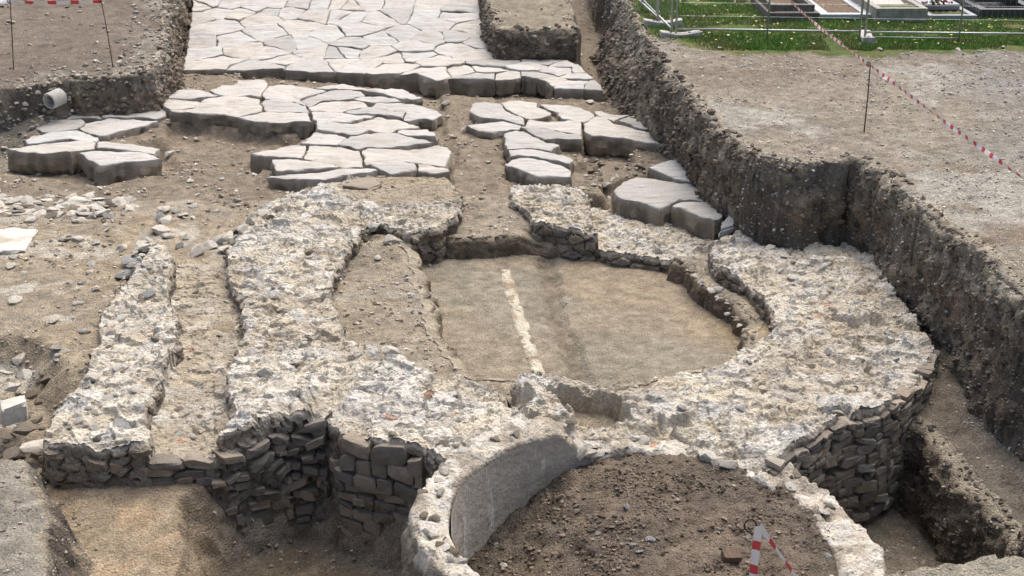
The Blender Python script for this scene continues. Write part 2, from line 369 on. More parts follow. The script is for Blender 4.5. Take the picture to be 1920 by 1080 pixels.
col *= (1+.22*(n3(X*3, Y*3, H*3, 91)-.5)+.22*(n3(X*12, Y*12, H*12, 92)-.5)+.26*(n3(X*30, Y*30, H*30, 93)-.5)*near)[..., None]
clodc = (fid*7 % 1)[..., None]; col = np.clip(col*(1+.22*(clodc-.5)*cut0[..., None]), .02, .8)
# push steep sides in and out so they are not smooth sheets
gy_, gx_ = np.gradient(H, ys, xs); g = np.hypot(gx_, gy_); st = np.clip(g-.5, 0, 2.5)/2.5
nl = np.sqrt(1+g*g); nx, ny, nz = -gx_/nl, -gy_/nl, 1/nl
q = ((n3(X*3.2, Y*3.2, H*3.2, 95)-.5)*.10 + (n3(X*8, Y*8, H*8, 96)-.5)*.07 + (n3(X*19, Y*19, H*19, 97)-.5)*.05)*st
TX, TY, TZ = X+nx*q, Y+ny*q, H+nz*q
nv = np.stack([nx, ny, nz], -1)
def Hs(x, y):                                       # height of the ground at a point
    i = np.clip(np.searchsorted(ys, y)-1, 0, len(ys)-2); j = np.clip(np.searchsorted(xs, x)-1, 0, len(xs)-2)
    u = (x-xs[j])/(xs[j+1]-xs[j]); v = (y-ys[i])/(ys[i+1]-ys[i])
    return (H[i, j]*(1-u)+H[i, j+1]*u)*(1-v)+(H[i+1, j]*(1-u)+H[i+1, j+1]*u)*v
def at(px, py, z0=-1.2):
    z = z0
    for _ in range(12): x, y, _q = P(px, py, z); z = .5*z+.5*float(Hs(x, y))
    return x, y, float(Hs(x, y))
reg = np.zeros(X.shape, int)                        # which piece of ground each spot belongs to
reg[d_left < .75] = 2; reg[(d_bank < .5)] = 1; reg[dG < 0] = 3; reg[FILL] = 4
reg[(sd(WX, WY, SHELF) < .25) & (Y > 26) & (reg == 0)] = 5
reg[(sd(WX, WY, MOUND) < .4)] = 6; reg[sd(WX, WY, NEARB) < .5] = 7
fr = reg[:-1, :-1]
idx = np.arange(X.size).reshape(X.shape)
Q = np.stack([idx[:-1, :-1], idx[:-1, 1:], idx[1:, 1:], idx[1:, :-1]], -1)
VT = np.stack([TX, TY, TZ], -1).reshape(-1, 3); CT = col.reshape(-1, 3)
ground_faces = {}
for k, nm in enumerate(['excavation_floor', 'bank_ground', 'bank_ground', 'grass_ground', 'soil_fill', 'earth_shelf', 'earth_mound', 'bank_ground']):
    f = Q[fr == k]; u, inv = np.unique(f, return_inverse=True)
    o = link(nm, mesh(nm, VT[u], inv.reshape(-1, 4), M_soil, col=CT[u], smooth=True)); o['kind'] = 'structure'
    ground_faces[k] = f

def area(p):
    p = np.array(p); x, y = p[:, 0], p[:, 1]; return .5*np.sum(x*np.roll(y, -1)-y*np.roll(x, -1))
STRIPS = []
def earth_side(name, line, batter, top, bot, lump=1.0, closed=False, step=.03, M=46, maxdrop=9):
    """a freshly cut side of earth between two levels of ground, with lumps in it"""
    o = []; L = list(line)+([line[0]] if closed else [])
    for a, b in zip(L[:-1], L[1:]):
        a, b = np.array(a), np.array(b); m = max(1, int(np.hypot(*(b-a))/step)); o += [a+(b-a)*q_/m for q_ in range(m)]
    o = np.array(o)
    for _ in range(6): o[1:-1] = .5*o[1:-1]+.25*o[:-2]+.25*o[2:]
    x, y = o[:, 0].copy(), o[:, 1].copy()
    o[:, 0] -= .07*fbm(x, y, 1.6, 11)+.035*fbm(x, y, 6.0, 13, 3); o[:, 1] -= .07*fbm(x, y, 1.6, 17)+.035*fbm(x, y, 6.0, 19, 3)
    k_ = 5; tg = np.empty_like(o); pad = np.vstack([o[:1].repeat(k_, 0), o, o[-1:].repeat(k_, 0)]); tg = pad[2*k_:]-pad[:-2*k_]
    nr = np.stack([tg[:, 1], -tg[:, 0]], -1); nr /= np.linalg.norm(nr, axis=1)[:, None]+1e-9
    d_ = .3; hi = Hs(o[:, 0]-nr[:, 0]*d_, o[:, 1]-nr[:, 1]*d_); lo = Hs(o[:, 0]+nr[:, 0]*d_, o[:, 1]+nr[:, 1]*d_)
    if np.mean(hi) < np.mean(lo): o, nr = o[::-1], -nr[::-1]
    bt = batter(o[:, 1]) if callable(batter) else np.full(len(o), batter)
    zt = Hs(o[:, 0]-nr[:, 0]*.16, o[:, 1]-nr[:, 1]*.16); e_ = bt+.14; zb = Hs(o[:, 0]+nr[:, 0]*e_, o[:, 1]+nr[:, 1]*e_)
    zb = np.minimum.reduce([np.roll(zb, q_) for q_ in range(-3, 4)]); zt = np.maximum(zt, zb+.02); zb = zb-.12; n = len(o)
    lay, cl = [], []
    for k in range(M):
        f = max(0, k-2)/(M-3); z = zt+.012 if k == 0 else (zt-.012 if k == 1 else zt-.05-(zt-.05-zb)*f)
        z = z+np.zeros(n); off = (-.14, -.03)[k] if k < 2 else bt*f+.03
        x, y = o[:, 0]+nr[:, 0]*off, o[:, 1]+nr[:, 1]*off; fade = 0 if k == 0 else min(1, k/4)
        d = ((n3(x*1.3, y*1.3, z*1.6, 851)-.5)*.16+(n3(x*4, y*4, z*5, 852)-.5)*.12+(n3(x*11, y*11, z*12, 853)-.5)*.085+(n3(x*27, y*27, z*27, 854)-.5)*.05)*lump*fade
        lay.append(np.stack([x+nr[:, 0]*d, y+nr[:, 1]*d, z+(0 if k else 0)], -1))
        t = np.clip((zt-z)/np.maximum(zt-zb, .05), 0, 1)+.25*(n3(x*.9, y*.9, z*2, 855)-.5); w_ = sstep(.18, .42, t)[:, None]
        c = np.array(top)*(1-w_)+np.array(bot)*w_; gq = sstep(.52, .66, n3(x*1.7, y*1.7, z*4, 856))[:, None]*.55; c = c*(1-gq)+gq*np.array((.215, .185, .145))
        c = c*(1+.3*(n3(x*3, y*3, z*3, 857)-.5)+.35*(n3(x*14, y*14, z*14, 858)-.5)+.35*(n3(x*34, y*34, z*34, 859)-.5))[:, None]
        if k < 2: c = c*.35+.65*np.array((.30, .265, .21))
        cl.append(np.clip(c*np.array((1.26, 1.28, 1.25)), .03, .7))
    V = np.concatenate(lay); ii = np.arange(M*n).reshape(M, n); drop = zt-zb
    F = np.stack([ii[:-1, :-1], ii[1:, :-1], ii[1:, 1:], ii[:-1, 1:]], -1); ok = (drop[:-1] > .17) & (drop[1:] > .17); F = F[:, ok].reshape(-1, 4)
    ob = link(name, mesh(name, V, F, M_soil, col=np.concatenate(cl), smooth=True)); ob['kind'] = 'structure'; STRIPS.append((V, F)); return ob
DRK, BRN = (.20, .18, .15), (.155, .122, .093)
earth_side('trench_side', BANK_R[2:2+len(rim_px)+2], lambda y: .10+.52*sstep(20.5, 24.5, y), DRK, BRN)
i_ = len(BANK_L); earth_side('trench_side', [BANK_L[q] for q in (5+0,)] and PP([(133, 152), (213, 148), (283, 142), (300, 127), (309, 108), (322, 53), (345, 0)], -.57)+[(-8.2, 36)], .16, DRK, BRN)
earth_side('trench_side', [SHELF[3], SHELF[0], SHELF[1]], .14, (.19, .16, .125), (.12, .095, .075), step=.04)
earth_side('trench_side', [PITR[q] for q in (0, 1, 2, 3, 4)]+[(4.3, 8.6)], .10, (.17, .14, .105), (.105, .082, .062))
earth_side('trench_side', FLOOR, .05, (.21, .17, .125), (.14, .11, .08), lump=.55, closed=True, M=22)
# ------------------------------------------------------------------ rock shapes
def ico(n):
    import bmesh
    b = bmesh.new(); bmesh.ops.create_icosphere(b, subdivisions=n, radius=1.0)
    b.verts.ensure_lookup_table(); V = np.array([v.co[:] for v in b.verts]); F = np.array([[v.index for v in f.verts] for f in b.faces]); b.free(); return V, F
IV, IF = ico(2); I1, F1_ = ico(1)
def rock_verts(seed, V0, cuts=13, flat=.7):
    r = np.random.default_rng(seed); V = V0.copy()
    for _ in range(cuts):
        n = r.normal(size=3); n /= np.linalg.norm(n); d = r.uniform(.40, .78); h = V@n
        V = V-np.outer(np.maximum(h-d, 0), n)
    V *= np.array([1, r.uniform(.6, .95), flat*r.uniform(.6, 1.0)]); V *= 1+r.normal(size=(len(V), 1))*.02
    return V
ROCKS = {}
for mname, m in (('pale', M_stone), ('brown', M_brown), ('dark', M_dark), ('grey', M_grey)):
    ROCKS[mname] = [mesh('stone', rock_verts(100+k, IV), IF, m, sharp=18) for k in range(9)]
def rock(name, kind, loc, size, parent=None, sink=.3, flat=1.0, tilt=.35, rz=None, rnd=random):
    me = rnd.choice(ROCKS[kind])
    base = world_loc(parent) if parent else np.zeros(3)
    s = size*rnd.uniform(.85, 1.15)
    return link(name, me, parent, np.array(loc)-base+np.array([0, 0, s*(.6-sink)*.7*flat]),
                (rnd.uniform(-tilt, tilt), rnd.uniform(-tilt, tilt), rnd.uniform(0, 6.28) if rz is None else rz), (s, s*rnd.uniform(.75, 1.1), s*flat))

# ------------------------------------------------------------------ mortared rubble masses (tower ring, straight wall): a relief with stones of its own
PAL = np.array([(.58, .55, .49), (.60, .58, .54), (.50, .47, .41), (.54, .49, .41), (.41, .41, .40), (.62, .60, .56), (.47, .42, .34), (.56, .545, .515), (.53, .50, .44), (.40, .375, .33)])
PAL = np.array([(.60, .575, .51), (.62, .60, .56), (.53, .50, .43), (.57, .52, .43), (.45, .45, .44), (.64, .62, .58), (.51, .46, .37), (.58, .565, .53), (.56, .53, .46), (.46, .43, .38)])
def warped(poly, step=.06, closed=True, amp=1.0):   # a broken edge instead of a ruled one
    out = []; n = len(poly)
    for k in range(n if closed else n-1):
        a, b = np.array(poly[k][:2]), np.array(poly[(k+1) % n][:2]); m = max(1, int(np.hypot(*(b-a))/step))
        out += [a+(b-a)*q/m for q in range(m)]
    if not closed: out.append(np.array(poly[-1][:2]))
    o = np.array(out); x, y = o[:, 0].copy(), o[:, 1].copy()
    if closed: o = .5*o+.25*np.roll(o, 1, 0)+.25*np.roll(o, -1, 0)
    o[:, 0] += amp*(.055*fbm(x, y, 1.5, 11)+.035*fbm(x, y, 6, 13, 3)); o[:, 1] += amp*(.055*fbm(x, y, 1.5, 17)+.035*fbm(x, y, 6, 19, 3))
    return [tuple(v) for v in o]
def rubble_mass(x0, x1, y0, y1, st, solids, shape, name, parent, stain=(.175, .14, .105)):
    """solids: outlines with a top level; shape(x, y, h, soil) carves and tops up; the sides are strips of their own down to the ground"""
    ax, ay = np.arange(x0, x1, st), np.arange(y0, y1, st); x, y = np.meshgrid(ax, ay)
    h = np.full(x.shape, -9.0); W = []
    for poly, top in solids:
        wp = warped(poly); W.append(wp); d = sd(x, y, wp); h = np.where(d < 0, np.maximum(h, top), h)
    h, soil = shape(x, y, h); inside = h > -5
    a1, a2, ai, adx, ady = voro(x+.04*fbm(x, y, 6, 301), y+.04*fbm(x, y, 6, 302), .27, 221)
    b1, b2, bi, bdx, bdy = voro(x+.025*fbm(x, y, 10, 303), y+.025*fbm(x, y, 10, 304), .125, 223)
    c1_, c2_, ci_, cdx, cdy = voro(x+.01*fbm(x, y, 20, 305), y+.01*fbm(x, y, 20, 306), .058, 225)
    ta, tb = (frac(ai*17)-.5), (frac(ai*31)-.5); ua, ub = (frac(bi*17)-.5), (frac(bi*31)-.5); va, vb = (frac(ci_*17)-.5), (frac(ci_*31)-.5)
    stoneA = sstep(.02, .12, a2-a1)*(ai > .45); stoneB = sstep(.02, .16, b2-b1)*(bi > .3); stoneC = sstep(.02, .25, c2_-c1_)*(ci_ > .4)
    rel = stoneA*((frac(ai*7)-.3)*.08+(ta*adx+tb*ady)*.15) + stoneB*(1-.6*stoneA)*((frac(bi*7)-.35)*.065+(ua*bdx+ub*bdy)*.11)+stoneC*(1-.35*stoneA)*((frac(ci_*7)-.4)*.042+(va*cdx+vb*cdy)*.075)
    crk = sstep(.06, .0, np.abs(n2(x*2.3+.3*fbm(x, y, 5, 261), y*4.6+.3*fbm(x, y, 5, 262), 263)-.5))*sstep(.45, .6, n2(x*1.2, y*1.2, 264))*.045
    rel = rel+.05*fbm(x, y, 1.1, 231)+.022*ridge(x, y, 3.0, 233)-.012+.012*fbm(x, y, 18, 235, 3)-crk
    pock = sstep(.68, .8, n2(x*2.7, y*2.7, 239))*.07; rel = rel-pock
    rel = rel*.76; h2 = h+np.where(inside, rel*(1-.7*soil), 0)
    ci = PAL[(bi*9.99).astype(int)]; ca = PAL[(frac(ai*3.7)*9.99).astype(int)]; cc_ = PAL[(frac(ci_*5.1)*9.99).astype(int)]
    mort = np.array((.57, .54, .475)); c = np.broadcast_to(mort, x.shape+(3,)).copy()
    c = c*(1-stoneC[..., None]*.5)+cc_*stoneC[..., None]*.5
    c = c*(1-stoneB[..., None]*.75)+ci*stoneB[..., None]*.75; c = c*(1-stoneA[..., None]*.8)+ca*stoneA[..., None]*.8
    grey = sstep(.58, .7, n2(x*1.6, y*1.6, 249))[..., None]*.45; c = c*(1-grey)+grey*np.array((.52, .525, .53))
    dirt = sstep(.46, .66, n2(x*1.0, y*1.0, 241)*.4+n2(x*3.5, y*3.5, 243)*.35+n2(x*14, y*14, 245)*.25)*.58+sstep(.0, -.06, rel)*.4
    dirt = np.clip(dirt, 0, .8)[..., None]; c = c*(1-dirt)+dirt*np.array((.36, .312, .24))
    c = c*(1-soil[..., None])+soil[..., None]*np.array((.285, .24, .175))
    red = (frac(bi*53) > .996)[..., None]*stoneB[..., None]; c = c*(1-red)+red*np.array((.42, .29, .22)); c = c*np.array((1.03, 1.02, .985))
    c *= (1+.08*fbm(x, y, 20, 247, 3))[..., None]
    V = np.stack([x, y, h2], -1); ii = np.arange(x.size).reshape(x.shape)
    Fq = np.stack([ii[:-1, :-1], ii[:-1, 1:], ii[1:, 1:], ii[1:, :-1]], -1)
    kk = inside[:-1, :-1] & inside[:-1, 1:] & inside[1:, 1:] & inside[1:, :-1]
    tz = Hs(x.ravel(), y.ravel()).reshape(x.shape); vis = h2 > tz-.12; kk &= vis[:-1, :-1] | vis[1:, 1:]
    f = Fq[kk]; u, inv = np.unique(f, return_inverse=True)
    o = link(name, mesh(name, V.reshape(-1, 3)[u]-world_loc(parent), inv.reshape(-1, 4), M_rubble, col=np.clip(c, .03, .75).reshape(-1, 3)[u], smooth=False), parent)
    def hs(px_, py_):
        j = np.clip(((np.asarray(px_)-x0)/st).astype(int), 0, len(ax)-1); i = np.clip(((np.asarray(py_)-y0)/st).astype(int), 0, len(ay)-1); return h2[i, j]
    VV, FF, CC, off = [], [], [], 0
    for wp in W:                                    # the sides
        p = np.array(warped(wp, .022, True, 0.0)); n = len(p)
        if area(p) < 0: p = p[::-1]
        tg = np.roll(p, -4, 0)-np.roll(p, 4, 0); nr = np.stack([tg[:, 1], -tg[:, 0]], -1); nr /= np.linalg.norm(nr, axis=1)[:, None]+1e-9
        q_in = p-nr*.045; zt = hs(q_in[:, 0], q_in[:, 1]); bad = zt < -5; gi = np.where(~bad)[0]; zt = np.interp(np.arange(n), np.concatenate([gi-n, gi, gi+n]), np.tile(zt[gi], 3))
        zo = np.maximum(hs(p[:, 0]+nr[:, 0]*.07, p[:, 1]+nr[:, 1]*.07), Hs(p[:, 0]+nr[:, 0]*.07, p[:, 1]+nr[:, 1]*.07))
        zo = np.minimum.reduce([zo, np.roll(zo, 1), np.roll(zo, -1)]); zb = zo-.16; drop = zt-zo
        M = 30; s_ = np.concatenate([[0], np.cumsum(np.hypot(*np.diff(p, axis=0).T))]); lay = []
        for k in range(M):
            f_ = max(0, k-2)/(M-3); z = zt-.012*(k > 0)-.03*(k > 1)-(zt-.04-zb)*f_ if k > 1 else zt-.012*k
            v1, v2, vi, vdx, vdy = voro(s_/1.0+.03*fbm(s_, z, 5, 401), z*1.9+.03*fbm(s_, z, 5, 402), .21, 403+len(W))
            dis = (-.05, -.012, .0)[min(k, 2)]+(0 if k < 2 else min(1, (k-1)/3))*(sstep(.02, .16, v2-v1)*(.012+.05*frac(vi*7))+.03*fbm(s_, z, 2.2, 405)+.014*fbm(s_, z, 12, 406, 3)-.02)
            lay.append(np.stack([p[:, 0]+nr[:, 0]*dis, p[:, 1]+nr[:, 1]*dis, z], -1))
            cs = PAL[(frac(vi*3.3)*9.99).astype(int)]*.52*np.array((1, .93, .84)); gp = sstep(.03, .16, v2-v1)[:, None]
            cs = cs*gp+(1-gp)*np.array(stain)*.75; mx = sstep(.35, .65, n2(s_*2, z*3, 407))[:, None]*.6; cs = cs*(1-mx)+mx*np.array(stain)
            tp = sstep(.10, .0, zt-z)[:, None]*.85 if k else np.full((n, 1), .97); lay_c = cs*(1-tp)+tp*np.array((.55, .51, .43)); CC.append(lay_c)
        VV.append(np.concatenate(lay)); ii = np.arange(M*n).reshape(M, n); jj = np.roll(ii, -1, 1)
        Fk = np.stack([ii[:-1], ii[1:], jj[1:], jj[:-1]], -1); ok = (drop > .015) & (np.roll(drop, -1) > .015) & (np.hypot(p[:, 0]-KC[0], p[:, 1]-KC[1]) > KR+.0); FF.append(Fk[:, ok].reshape(-1, 4)+off); off += M*n
    V2, F2, C2 = np.concatenate(VV), np.concatenate(FF), np.concatenate(CC); u, inv = np.unique(F2, return_inverse=True)
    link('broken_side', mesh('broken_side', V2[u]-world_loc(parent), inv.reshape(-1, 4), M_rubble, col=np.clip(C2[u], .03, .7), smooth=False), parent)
    return o, hs
RING = PP([(470, 400), (452, 425), (424, 472), (430, 512), (452, 560), (460, 620), (440, 660), (430, 700), (428, 742), (440, 778), (402, 815), (462, 802), (520, 777), (602, 777), (632, 802), (700, 817), (785, 840), (840, 870), (920, 900), (1100, 900), (1300, 880), (1380, 868), (1430, 874), (1500, 832), (1572, 790), (1640, 767), (1700, 737), (1738, 692), (1743, 646), (1725, 606), (1690, 560), (1665, 530), (1640, 492), (1600, 455), (1540, 462), (1490, 452), (1474, 427), (1435, 420), (1400, 430), (1330, 455),
           (1345, 492), (1400, 532), (1450, 582), (1466, 620), (1402, 652), (1350, 692), (1290, 702), (1215, 728), (1150, 729), (1100, 722), (1052, 714), (1010, 704), (972, 704), (960, 735), (880, 717), (830, 698), (760, 672), (700, 648), (665, 640), (640, 612), (625, 560), (630, 500), (655, 450), (705, 410), (690, 398), (640, 390), (590, 350), (530, 365)], RT)
PIERL = PP([(590, 350), (640, 333), (760, 328), (838, 336), (862, 372), (862, 408), (820, 428), (770, 440), (735, 422), (700, 410), (640, 392), (590, 375)], -1.10)
PIERR = PP([(955, 347), (1020, 343), (1090, 346), (1110, 385), (1117, 432), (1060, 428), (1010, 420), (985, 396), (955, 370)], -1.17)
BOX = PP([(1030, 730), (1058, 735), (1100, 740), (1142, 744), (1160, 750), (1178, 776), (1140, 790), (1110, 793), (1084, 784), (1062, 755)], -1.12)
STRIP = PP([(965, 712), (1010, 714), (1038, 742), (1072, 766), (1078, 792), (1042, 792), (1000, 770), (978, 742)], -1.0)
HOLL = PP([(955, 738), (972, 742), (998, 772), (985, 780), (955, 772)], -1.2)
CUTS = [PP(p_, RT) for p_ in ([(1235, 782), (1290, 778), (1295, 792), (1240, 796)], [(1265, 808), (1330, 820), (1325, 832), (1270, 822)], [(1545, 768), (1590, 766), (1588, 782), (1550, 784)], [(1600, 600), (1640, 592), (1660, 612), (1610, 618)])]
def shape_ring(x, y, h):
    ins = h > -5; soil = np.zeros(x.shape); wx = x+.04*fbm(x, y, 5, 213, 3); wy = y+.04*fbm(x, y, 5, 219, 3)
    soil = np.maximum(soil, .85*sstep(1.15, .75, np.hypot((x+1.45)/1.25, (y-18.35)/.8)))
    db = sd(wx, wy, BOX); h = np.where(ins, np.minimum(h, np.where(db < .3, -1.36+7*np.maximum(db, 0), 9)), h); soil = np.maximum(soil, sstep(.03, -.03, db))
    h = np.where(ins, np.maximum(h, -1.0-7*np.maximum(sd(wx, wy, STRIP), 0)), h)
    h = np.where(ins, np.minimum(h, -1.26+5*np.maximum(sd(wx, wy, HOLL), 0)), h)
    for c_ in CUTS: h = np.where(ins, np.minimum(h, -1.22+3*np.maximum(sd(wx, wy, c_), 0)), h)
    kd = np.hypot(x-KC[0], y-KC[1]); bl = sstep(.30, .62, x); h = np.where(ins, np.minimum(h, (-1.20+.30*np.clip(kd-KR-.15, 0, 9))*bl+(1-bl)*9), h); h = np.where(kd < KR+.02, -9.0, h)
    return h, soil
tower = empty('tower_foundation', (.6, 14.3, -1.6), 'big round tower foundation of mortared white rubble ringing a sunken earth floor', 'ruin')
core, ring_h = rubble_mass(-3.7, 5.0, 9.7, 19.3, .016, [(RING, RT), (BACKR, -1.41), (PIERL, -1.10), (PIERR, -1.17)], shape_ring, 'rubble_core', tower)
WALL = PP([(250, 468), (300, 462), (324, 478), (318, 520), (326, 600), (322, 660), (300, 720), (268, 760), (276, 828), (250, 838), (150, 836), (90, 842), (102, 782), (166, 702), (182, 640), (206, 570), (226, 520), (236, 492)], RT)
WBASE = PP([(88, 846), (106, 800), (180, 700), (300, 500), (430, 480), (450, 560), (450, 650), (430, 720), (440, 778), (475, 800), (468, 828), (400, 850), (300, 860), (90, 862)], -1.26)
def shape_wall(x, y, h):
    ds = sd(x, y, WALL); soil = sstep(.0, .1, ds)*sstep(.28, .52, n2(x*1.3, y*1.3, 401)*.55+n2(x*5, y*5, 402)*.45)*.62
    return h, soil
rwall = empty('rubble_wall', (-3.2, 11.8, -1.6), 'long straight wall stump of white rubble beside the round tower', 'ruin')
wcore, wall_h = rubble_mass(-4.7, -1.6, 9.9, 17.2, .016, [(WALL, RT+.02), (WBASE, -1.29)], shape_wall, 'rubble_core', rwall)
WSTRIP = PP([(320, 510), (425, 485), (445, 560), (445, 650), (425, 720), (425, 780), (405, 830), (300, 850), (275, 830)], -1.26)

# ------------------------------------------------------------------ faced masonry: stones laid in rough courses on a line of wall
def masonry(line, ztop, zbot, parent, name, mat, hmin=.08, hmax=.17, lmin=.14, lmax=.40, seed=1, limit=300, out=.045, skip=.05, rag=.14, big=False):
    r = np.random.default_rng(seed); line = np.array(warped(line, .1, False)); seg = np.hypot(*np.diff(line, axis=0).T); S = np.concatenate([[0], np.cumsum(seg)])
    def pos(s):
        k = min(max(np.searchsorted(S, s)-1, 0), len(seg)-1); t = (s-S[k])/seg[k]; p = line[k]+(line[k+1]-line[k])*t
        d = (line[k+1]-line[k])/seg[k]; return p, d, np.array([d[1], -d[0]])
    z = ztop; n = 0
    while z > zbot and n < limit:
        hh = r.uniform(hmin, hmax); s = r.uniform(-.15, 0)
        while s < S[-1] and n < limit:
            L = r.uniform(lmin, lmax) if big else min(r.uniform(lmin, lmax), max(.1, 3.0*hh)); s0 = s; s += L
            if r.random() < skip or s0 < 0: continue
            zt = z-r.uniform(-.02, .02); hz = hh*r.uniform(.8, 1.12); cs, cz = s0+L/2, zt-hz/2+r.uniform(-rag, rag)*.12
            K = 11; an = np.linspace(0, 2*math.pi, K, endpoint=False)+r.uniform(-.24, .24, K)
            pw = 2/5.0; ex = np.sign(np.cos(an))*np.abs(np.cos(an))**pw*(L/2-.003)*r.uniform(.88, 1.08, K); ez = np.sign(np.sin(an))*np.abs(np.sin(an))**pw*(hz/2-.002)*r.uniform(.86, 1.14, K)
            ez = ez+ex*r.uniform(-rag, rag)
            o_ = out*r.uniform(.6, 1.25); tl = r.uniform(-.05, .05, 2); V = []
            for sc_, dd in ((1.0, -.12), (1.01, o_*.75), (.88, o_+.006)):
                for a, b in zip(ex, ez):
                    p, d, nn = pos(min(max(cs+a*sc_, 0), S[-1])); q = p+nn*(dd+(r.uniform(-.006, .006)+a*tl[0]+b*tl[1]*2 if dd > 0 else 0)); V.append((q[0], q[1], cz+b*sc_))
            p, d, nn = pos(min(max(cs, 0), S[-1])); q = p+nn*(o_+.008); V.append((q[0], q[1], cz))
            F = [[k*K+a, k*K+(a+1) % K, (k+1)*K+(a+1) % K, (k+1)*K+a] for k in (0, 1) for a in range(K)]+[[2*K+a, 2*K+(a+1) % K, 3*K] for a in range(K)]
            m = mat if not isinstance(mat, list) else mat[int(r.random()*len(mat))]
            part(name, V, F, m, parent, sharp=40); n += 1
        z -= hh*.97
    return n
fr_px = [(1436, 876), (1500, 836), (1572, 793), (1640, 770), (1702, 740), (1740, 695), (1745, 650)]
masonry(PP(fr_px, RT), RT-.03, -2.4, tower, 'facing_stone', [M_dark, M_brown, M_wall, M_wall, M_wall], seed=3, limit=195, hmin=.065, hmax=.15, lmin=.09, lmax=.34, rag=.22, out=.04)
fl_px = [(606, 784), (634, 806), (702, 822), (790, 846)]
masonry(PP(fl_px, RT), RT-.06, -2.42, tower, 'facing_stone', [M_dark, M_dark, M_brown, M_brown], seed=4, limit=92, hmin=.08, hmax=.19, lmin=.12, lmax=.42, rag=.3, out=.035)
masonry(PP([(90, 862), (200, 862), (300, 860), (400, 850)], -1.26), -1.27, -1.6, rwall, 'facing_stone', [M_brown, M_dark, M_brown], seed=5, limit=70, lmax=.42, hmin=.05, hmax=.12, skip=.12, rag=.2)
corner = PP([(385, 853), (400, 850), (466, 828)], -1.26)+PP([(470, 802), (520, 780), (604, 780)], RT)
masonry(corner, -1.30, -2.42, rwall, 'facing_stone', [M_dark, M_dark, M_brown], seed=6, limit=150, lmin=.08, lmax=.34, hmin=.045, hmax=.14, out=.075, skip=.16, rag=.42)
masonry(PP([(466, 806), (520, 780), (604, 780)], RT), RT-.03, -1.34, tower, 'facing_stone', [M_dark], seed=8, limit=12, lmin=.4, lmax=.9, hmin=.1, hmax=.15, big=True)
# stones that stick out of the rubble tops
def stick_out(parent, hs, poly, n, seed, smin, smax, kinds=('pale',)*6+('grey', 'brown')):
    r = random.Random(seed); a = np.array(poly); x0, y0 = a.min(0); x1, y1 = a.max(0); k = 0
    while k < n:
        x, y = r.uniform(x0, x1), r.uniform(y0, y1)
        if sd(np.array([x]), np.array([y]), poly)[0] > -.05: continue
        z = float(hs(x, y))
        if z < -1.6: continue
        rock('rubble_stone', r.choice(kinds), (x, y, z), r.uniform(smin, smax)*r.uniform(.7, 1.25), parent, sink=.8, flat=.8, tilt=.5, rnd=r); k += 1
stick_out(tower, ring_h, RING, 195, 21, .05, .12)
stick_out(tower, ring_h, PIERL, 14, 22, .05, .11); stick_out(tower, ring_h, PIERR, 12, 24, .05, .1); stick_out(tower, ring_h, BACKR, 18, 25, .05, .11)
stick_out(rwall, wall_h, WALL, 75, 26, .05, .13); stick_out(rwall, wall_h, WSTRIP, 30, 27, .04, .09, ('pale', 'brown', 'brown'))
for px, py, s in [(470, 418, .13), (455, 432, .14), (490, 402, .12), (520, 392, .12), (535, 380, .13), (560, 372, .12), (590, 362, .10), (500, 425, .1), (730, 660, .13), (735, 672, .10), (765, 440, .09)]:
    x, y, z = P(px, py, RT); rock('rubble_stone', 'pale', (x, y, z), s, tower, sink=.4)

r = random.Random(61)
for k in range(46):                                 # the crumbled lip of the ledge and of the earth bench over the floor
    t_ = r.random()
    if k < 30: px, py = np.interp(t_, (0, .45, 1), (1262, 1330, 1408)), np.interp(t_, (0, .45, 1), (494, 548, 640))
    else: px, py = np.interp(t_, (0, .4, 1), (762, 780, 818)), np.interp(t_, (0, .4, 1), (470, 570, 690))
    x, y, z = P(px+r.uniform(0, 14)*(1 if k < 30 else -1), py+r.uniform(-8, 4), -1.34); z = max(z, float(Hs(x, y)))
    rock('rubble_stone', r.choice(('pale', 'pale', 'brown')), (x, y, z), r.uniform(.04, .10 if k < 30 else .06), tower, sink=.4, flat=.7, rnd=r)
